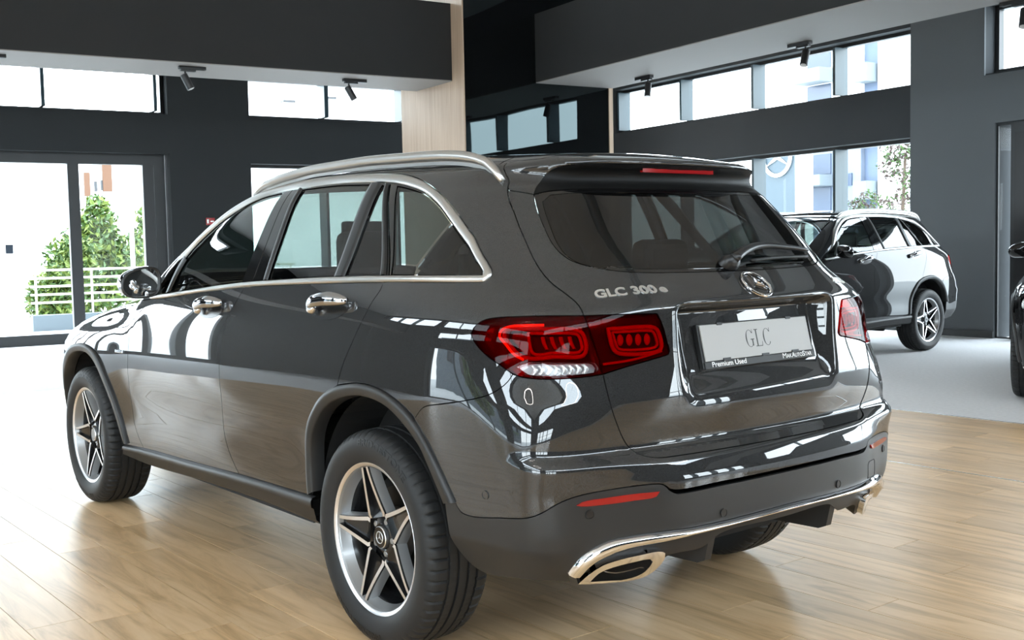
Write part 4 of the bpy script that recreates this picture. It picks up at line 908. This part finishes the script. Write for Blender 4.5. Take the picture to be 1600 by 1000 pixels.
# --- bumper at the tailgate end: painted skin, grey skirt, bright strip, exhaust trims, diffuser
bh=cr(QB)+cr(LAMPlo[5:])[1:]+cr(TGLO)[1:]+cr(Z(-1.120,.697,-1.300,.697,SC,.697))[1:]
pl=cr(PLOW)
bp=bh+Mi(bh)[::-1][1:]+[(2*SC-s,z) for s,z in pl]+pl[::-1][1:]+cr(ARo[:4])[1:-1]
# PLOW mirrored runs centre-outwards the other way
bp=bh+Mi(bh)[::-1][1:]+Mi(cr(ARo[:4]))[::-1][1:]+Mi(pl)[1:]+pl[::-1][1:]+cr(ARo[:4])[1:-1]
bu=panel('bumper',bp,'paint',car,h=.016,off=0.002,label='painted bumper below the tailgate')
RF=cr(Z(-.814,.590,-.830,.600,-.899,.606,-.966,.610,-1.037,.610))+cr(Z(-1.037,.610,-1.026,.594,-.966,.588,-.899,.584,-.829,.585,-.814,.590))[1:-1]
cu_=cr(CHup); ex=cr(Z(-.798,.390,-.806,.352))
plg=[(a,b-.011*min(1,max(0,(-1.055-a)/.03))) for a,b in pl]
cl=plg+Mi(plg)[::-1][1:]+Mi(cr(CLLOW))[1:]+Mi(cu_)[:] +cu_[::-1][1:]+cr(CLLOW)[::-1]
cl2=panel('bumper_skirt',cl,'cladding',car,h=.022,off=.001)
for sg in (1,-1):
    panel('reflector',RF,'red',cl2,sg,h=.02,off=.006,thick=.006)
    for s,z,par in ((-.851,.561,cl2),(-1.252,.514,cl2),(-.579,.602,bu)):
        mb=MB(); mb.lathe([(0,.0135),(.003,.0135),(.003,.0112),(.0015,.0108),(.0015,.0005)],20); place(mb,frame(s,z,.002),'parking_sensor','black_trim' if par is cl2 else 'paint',par,sg,smooth=True,angle=30)
    m=strip_geo(CHup,CHlo,[(-.05,-.006),(.0,.012),(.25,.022),(.6,.022),(.9,.012),(1.0,-.010)],120); geo_obj('bumper_trim',[(m.v,m.f,[(0,0,0)]*len(m.v))],'chrome',car,sg)
    EO=cr(Z(-.821,.350,-.840,.372,-.857,.388,-.886,.410,-.930,.424,-.985,.432,-1.035,.436,-1.055,.428,-1.057,.412,-1.045,.385,-1.020,.362,-.985,.352,-.912,.346,-.850,.345))
    EI=cr(Z(-.862,.357,-.880,.380,-.900,.392,-.937,.404,-.975,.411,-1.012,.414,-1.020,.406,-1.006,.378,-.985,.366,-.945,.357))
    et=panel('exhaust_trim',EO,'chrome',car,sg,h=.02,holes=[EI],offf=lambda V:np.full(len(V),.010),thick=.03)
    m=strip_geo(EI+EI[:1],EI+EI[:1],[(0,.010),(0,-.06)],80); geo_obj('trim_inner',[(m.v,m.f,[(0,0,0)]*len(m.v))],'chrome',et,sg)
    panel('trim_inner',EI,'inner',et,sg,h=.03,off=-.055,thick=0)
# tow cover outline on the right hand side of the skirt
q=Z(-2.020,.500,-2.020,.545,-2.030,.553,-2.085,.550,-2.095,.540,-2.100,.490,-2.020,.496); P=surf(cr(q+q[:1],.01)[:-1] if False else dens(q,.01),'side',.0012)[0]; MB().tube(P,.0012,5,close=True).build('tow_cover','inner',cl2)
cl_=cr(CHlo)
db=cr(Z(-.838,.384,-.825,.350))[1:]+cr(Z(-.825,.345,-1.035,.352,-1.075,.398,-1.200,.405,-1.262,.440,SC,.446))
dif=cl_+Mi(cl_)[::-1][1:]+Mi(db)[0:]+db[::-1][1:-1]
df=panel('diffuser',dif,'diff',car,h=.022,off=-.012,thick=.04,holes=[EI,Mi(EI)[::-1]])
for sg in (1,-1):
    p=surf([(-1.235,.42)],'side',-.01)[0][0]; x=p[0]; y=p[1]
    b=MB(); prof=[(y-.006,.470),(y+.02,.365),(y+.05,.352),(y+.34,.345),(y+.34,.44)]
    for xx in (x-.012,x+.012): pass
    k=[(x-.014,a,c) for a,c in prof]+[(x+.014,a,c) for a,c in prof]; n=len(prof)
    if sg<0: k=[(-a,b_,c) for a,b_,c in k]
    b.add(k,[tuple(range(n)),tuple(range(2*n-1,n-1,-1))]+[(i,(i+1)%n,n+(i+1)%n,n+i) for i in range(n)]); fixn(b.build('diffuser_fin','diff',car)); 
# --- mirrors
for sg in (1,-1):
    c=np.array([-.992,1.765,1.186]); rows=[]
    for i in range(17):
        t=i/16; v=-math.pi/2*0+t   # depth from the glass side (0) to the nose (1)
        k=(1-t**2.6)**.5 if t<1 else 0.0
        ring=[]
        for j in range(28):
            a=2*math.pi*j/28; cx,cz=math.cos(a),math.sin(a)
            X=.086*np.sign(cx)*abs(cx)**.75; Zz=(.068 if cz>0 else .070)*np.sign(cz)*abs(cz)**.72
            Zz+=.012*X/.086-(.010 if cz<0 else -.008)*(X/.086)
            ring.append((c[0]+X*(.35+.65*k) ,c[1]+.02+.12*t-.012*X/.086,c[2]+Zz*max(k,.02)+.01*t))
        rows.append(ring)
    mb=MB(); mb.grid([r+r[:1] for r in rows]); mb.v=[(sg*x,y,z) for x,y,z in mb.v]
    mi=fixn(mb.build('wing_mirror','black_gloss',car,smooth=True))
    r0=np.array(rows[0]); cc=r0.mean(0); mb=MB(); rim=[cc+(p-cc)*k+np.array([0,d,0]) for k,d in ((1.0,0),(.97,-.012),(.88,-.010),(.86,.006)) for p in r0]
    R=np.array(rim).reshape(4,28,3); mb.grid([list(q)+[q[0]] for q in R]); mb.v=[(sg*x,y,z) for x,y,z in mb.v]; fixn(mb.build('mirror_rim','black_trim',mi,smooth=True))
    g=[(sg*p[0],p[1],p[2]) for p in R[3]]; mesh('mirror_glass',g,[tuple(range(28))],'glass_mirror',mi); fixn(bpy.context.scene.objects[bpy.data.objects[-1].name]) if False else None
    A=[(sg*-.905,1.80,1.150),(sg*-.93,1.80,1.140),(sg*-.96,1.80,1.135)]; MB().tube(A,[.03,.026,.03],10,flat=.6).build('mirror_arm','black_trim',mi,smooth=True)
    A=[tuple(np.array(p)*np.array([sg,1,1])) for p in [(-1.074,1.80,1.19),(-1.055,1.86,1.192),(-1.0,1.892,1.192)]]; MB().tube(A,.007,6).build('indicator','lamp_orange_glint' if False else 'lens_clear',mi,smooth=True)
# --- wheels
def make_wheel():
    X0=0.0; NB,SUB=62,6; NS=NB*SUB
    # tyre: local axis x, outside face towards -x
    prof=[(-.098,.246),(-.106,.252),(-.1145,.268),(-.119,.285),(-.1215,.298),(-.1222,.310),(-.1205,.322),(-.117,.334),(-.1105,.344),(-.104,.350),(-.097,.3545),(-.090,.3570),(-.082,.3588)]
    tr=[]; gs=(-.055,-.019,.019,.055)
    xs=sorted(set([-.074,-.066]+[g+d for g in gs for d in (-.0052,-.0042,.0042,.0052)]+[-.037,0,.037,.066,.074]))
    for x in xs:
        r=.3625-.0042*(x/.085)**2; gro=any(abs(x-g)<.0045 for g in gs)
        tr.append((x,r-(.0075 if gro else 0)))
    full=prof+tr+[(-x,r) for x,r in prof[::-1]]; n=len(full)
    ang=np.linspace(0,2*np.pi,NS,endpoint=False); V=[];Fc=[]
    for i,a in enumerate(ang):
        for x,r in full:
            rr=r; cut=(i%SUB==0)
            if x<-.058 and r>.342: rr-=.0055*cut if x>-.112 else .003*cut
            elif x>.058 and r>.342: rr-=.0055*((i+3)%SUB==0)
            elif r>.357 and not any(abs(x-g)<.0045 for g in gs):
                ph=(i+int(round((x+.06)*260)))%(SUB*2)
                if ph==0 and (abs(abs(x)-.037)<.02): rr-=.003
            V.append((x,rr*math.cos(a),rr*math.sin(a)))
    for i in range(NS):
        i2=(i+1)%NS
        for j in range(n-1): Fc.append((i*n+j,i*n+j+1,i2*n+j+1,i2*n+j))
    wl_=empty('wheel')
    # rim barrel and lip
    m=MB(); m.lathe([(-.094,.236),(-.1015,.2405),(-.1055,.2475),(-.1075,.2525),(-.1045,.2555),(-.098,.254),(-.094,.249)],96,m=[2,0,0,0,2,2],axis='x')
    m.lathe([(-.0985,.2385),(-.088,.2345),(-.060,.222),(-.035,.208),(.02,.200),(.09,.215),(.10,.245)],72,m=[2,2,1,1,1,1,1],axis='x')
    rim=fixn(m.build('wheel',['machined','rim_dark','rim_grey'],None,angle=30))
    bpy.data.objects.remove(wl_)
    ty=fixn(mesh('tyre',V,Fc,'rubber',rim,smooth=True)); ty.data.set_sharp_from_angle(angle=math.radians(38))
    # five tapered spokes: two bright ribs round a black pocket
    NR=16
    for k in range(5):
        m=MB(); a0=math.radians(76+72*k); rows=[]
        for i in range(NR+1):
            t=i/NR; r=.066+(.2385-.066)*t
            hw=.0340*(1-t)**1.25+.0205; hw=min(hw,r*math.tan(math.radians(36))*.985)
            rib=.0115+.0025*(1-t); xo=-.094+.026*(1-t)**1.2-.004*math.sin(math.pi*t); xo=-.096+.020*(1-t)**1.4
            po=.018*min(1,t*6)*(1-.25*t)+.001; inn_=max(hw-rib,.002)
            row=[(-hw-.009,xo+.040),(-hw-.002,xo+.006),(-hw,xo),(-inn_,xo),(-inn_+.003,xo+po),(0,xo+po),(inn_-.003,xo+po),(inn_,xo),(hw,xo),(hw+.002,xo+.006),(hw+.009,xo+.040)]
            if inn_<.006: row[4]=(-inn_*.5,xo+po);row[6]=(inn_*.5,xo+po)
            rows.append([(x,w,r) for w,x in row])
        mats=[2,1,0,1,1,1,1,0,1,2]; V2=[];F2=[];M2=[]
        for row in rows:
            for x,w,r in row:
                V2.append((x,r*math.cos(a0)-w*math.sin(a0),r*math.sin(a0)+w*math.cos(a0)))
        c=11
        for i in range(NR):
            for j in range(c-1): F2.append((i*c+j,i*c+j+1,(i+1)*c+j+1,(i+1)*c+j)); M2.append(mats[j])
        m.add(V2,F2); m.m=M2; m.build('spoke',['machined','rim_dark','rim_grey'],rim,angle=25)
        m=MB(); a1=a0+math.radians(36); c_=(.056*math.cos(a1),.056*math.sin(a1)); m.lathe([(-.052,.012),(-.066,.012),(-.069,.009),(-.069,.0003)],6,axis='x',c=(0,c_[0],c_[1])); m.build('wheel_bolt','rim_grey',rim,smooth=True,angle=30)
    m=MB(); m.lathe([(-.045,.075),(-.064,.068),(-.069,.046),(-.066,.041),(-.05,.040)],48,m=1,axis='x'); m.build('hub',['machined','rim_dark'],rim,angle=30)
    m=MB(); m.lathe([(-.055,.0375),(-.078,.0372),(-.0805,.035),(-.0795,.0335),(-.079,.0005)],40,m=[0,0,1,1],axis='x'); cap=m.build('centre_cap',['machined','rim_dark'],rim,angle=30)
    s=star_mb(.0195,.003,.0016,.26); s.xf(lambda x,y,z:(-.0800-z,-x,y)); fixn(s.build('star_emblem','machined',cap,angle=35))
    m=MB()
    for q in range(2):
        a1=math.radians(118+3*q); 
    m.tube([(-.05,.190*math.cos(2.45),.190*math.sin(2.45)),(-.082,.196*math.cos(2.45),.196*math.sin(2.45))],.0045,8); m.build('valve','rim_grey',rim,smooth=True)
    m=MB(); m.lathe([(.012,.160),(.0,.160),(.0,.090),(-.030,.085),(-.030,.03)],64,m=[0,0,1,1],axis='x'); m.build('brake_disc',['disc','rust'],rim,angle=30)
    m=MB(); 
    P=[(.0,.142*math.cos(a),.142*math.sin(a)) for a in np.linspace(-.35,.35,9)]; m.tube(P,.034,10); m.build('brake_caliper','rust',rim,smooth=True)
    m=MB(); m.lathe([(.03,.215),(.03,.05)],40,axis='x'); m.build('dust_shield','inner',rim)
    # raised lettering on the sidewall, read clockwise
    for txt,ph,size in (('BRIDGESTONE',17,.0310),('BRIDGESTONE',197,.0310)):
        v,f=text_mesh(txt,size,.0006,.0010,1.5); out=[]
        for x,y,z in v:
            r=.310+y; a=math.radians(90-0)+0
            phi=math.radians(ph)+x/.322
            xs_=np.interp(r,[.298,.310,.322,.334,.344],[-.1215,-.1222,-.1205,-.117,-.1105])
            # seen from outside (-x): up=+z, right=-y
            out.append((xs_-.0008-z,-r*math.sin(phi),r*math.cos(phi)))
        fixn(mesh('lettering',out,f,'rubber_text',rim))
    for a in np.linspace(0,2*math.pi,2,endpoint=False): pass
    return rim
def dup_part(o,parent,loc,rz=0,rx=0):
    c=o.copy(); COL.objects.link(c); c.parent=parent; c.location=loc; c.rotation_euler=(rx,0,rz)
    for ch in o.children:
        d=ch.copy(); COL.objects.link(d); d.parent=c
    return c
wh=make_wheel(); wh.parent=car; WX=-.806
wh.location=(WX,0,.3625)
dup_part(wh,car,(WX,2.873,.3625),0,math.radians(-6))
dup_part(wh,car,(-WX,0,.3625),math.pi,0); dup_part(wh,car,(-WX,2.873,.3625),math.pi,.5)
# --- liners, floor pan, exhaust box
for y0 in (0,2.873):
    for sg in (1,-1):
        m=MB(); P=[[(sg*x,y0-.02+.445*math.cos(a),.40+.445*math.sin(a)) for a in np.linspace(.02,math.pi-.02,26)] for x in (-.86,-.56,-.50)]
        m.grid(P); m.add([(sg*-.50,y0-.45,.40),(sg*-.50,y0+.45,.40),(sg*-.50,y0+.45,.86),(sg*-.50,y0-.45,.86)],[(0,1,2,3)]); m.build('arch_liner','inner',car,smooth=False)
m=MB(); m.box((-.49,-.60,.30),(.49,3.35,.40)); m.box((-.86,.50,.315),(.86,2.35,.40)); m.box((-.62,-.72,.44),(.62,-.30,.52)); m.box((-.46,-.80,.40),(.46,-.50,.50)); m.build('floor_pan','inner',car)
m=MB(); m.tube([(-.45,.2,.27),(.45,.2,.27)],.05,12); m.tube([(-.70,0,.34),(.70,0,.34)],.03,10); m.build('axle','inner',car,smooth=True)
# --- cabin
m=MB(); m.box((-.78,-.55,.40),(.78,2.0,.60)); m.box((-.70,-.60,.60),(.70,-.18,.98)); m.build('cabin_floor','inner',car)
def seat_(x,y,w,nm='seat',back=1.18,hr=True):
    b=MB().box((x-w/2,y-.24,.62),(x+w/2,y+.26,.80)).build(nm,'seat',car); bevel(b,.05,3)
    k=MB().box((-w/2,-.06,0),(w/2,.07,back-.78)); a=-.28
    k.xf(lambda X,Y,Z_:(x+X*(1-.25*max(0,Z_/.5)**2),y-.22+Y*math.cos(a)+Z_*math.sin(a),.78+Z_*math.cos(a)-Y*math.sin(a)*0)); bk=k.build('backrest','seat',b); bevel(bk,.05,3)
    if hr:
        yy=y-.22-.28*(back-.70)*1.0
        h_=MB().box((x-.13,yy-.05,back+.02),(x+.13,yy+.05,back+.21)).build('headrest','seat',b); bevel(h_,.04,3)
        MB().tube([(x-.05,yy,back-.08),(x-.05,yy,back+.04)],.008,8).build('headrest_post','chrome',b)
for x in (-.38,.38): seat_(x,1.22,.52)
for x in (-.42,.42): seat_(x,.30,.50,back=1.12)
seat_(0,.28,.32,back=1.10,hr=False)
m=MB(); m.grid([[(x,y,z) for x in np.linspace(-.72,.72,9)] for y,z in ((1.62,.92),(1.66,1.00),(1.78,1.04),(2.0,1.06),(2.14,1.08))]); m.grid([[(x,1.62+.02*0,z) for x in (-.72,.72)] for z in (.6,.92)]); m.build('dashboard','seat',car,smooth=True)
c=Vector((-.37,1.50,.98)); R_=Matrix.Rotation(math.radians(-62),3,'X'); m=MB(); m.tube([c+R_@Vector((.185*math.cos(a),.185*math.sin(a),0)) for a in np.linspace(0,2*math.pi,36,endpoint=False)],.016,8,close=True)
for a in (0,math.pi,-math.pi/2): m.tube([c+R_@Vector((.18*math.cos(a),.18*math.sin(a),0)),c+R_@Vector((0,0,-.02))],[.014,.03],8)
m.build('steering_wheel','seat',car,smooth=True)
m=MB(); m.tube([(0,1.50,1.50),(0,1.52,1.45)],.01,8); m.build('inner_mirror','black_trim',car); bevel(MB().box((-.12,1.49,1.38),(.12,1.53,1.45)).build('inner_mirror','black_trim',car),.015)
panel('headliner',[(x,-.30) for x in np.linspace(-.54,.54,8)]+[(.54,y) for y in np.linspace(-.2,1.25,8)]+[(x,1.27) for x in np.linspace(.53,-.53,8)]+[(-.54,y) for y in np.linspace(1.25,-.2,8)],'seat',car,chart='top',h=.12,off=-.045,thick=0)
# ------------------------------------------------------------------ two more cars of the same shape
def dup_tree(o,label,loc,rz,swap=None):
    r=o.copy(); COL.objects.link(r); r.location=loc; r.rotation_euler=(0,0,rz); r['label']=label
    cache={}
    def cp(x,par):
        c=x.copy(); COL.objects.link(c); c.parent=par
        if swap and c.type=='MESH' and any(m and m.name in swap for m in c.data.materials):
            if c.data.name not in cache:
                d=c.data.copy(); cache[c.data.name]=d
                for i,m in enumerate(d.materials):
                    if m.name in swap: d.materials[i]=MT[swap[m.name]]
            c.data=cache[c.data.name]
        for ch in x.children: cp(ch,c)
    for ch in o.children: cp(ch,r)
    return r
bpy.context.view_layer.update()
dup_tree(car,'glossy black car parked side-on in front of the grey pier',(9.02,4.86,0),math.radians(91.4),{'graphite_paint':'paint_black'})
dup_tree(car,'black car of which only the headlight corner shows at the picture edge',(9.10,1.635,0),math.radians(112),{'graphite_paint':'paint_black'})
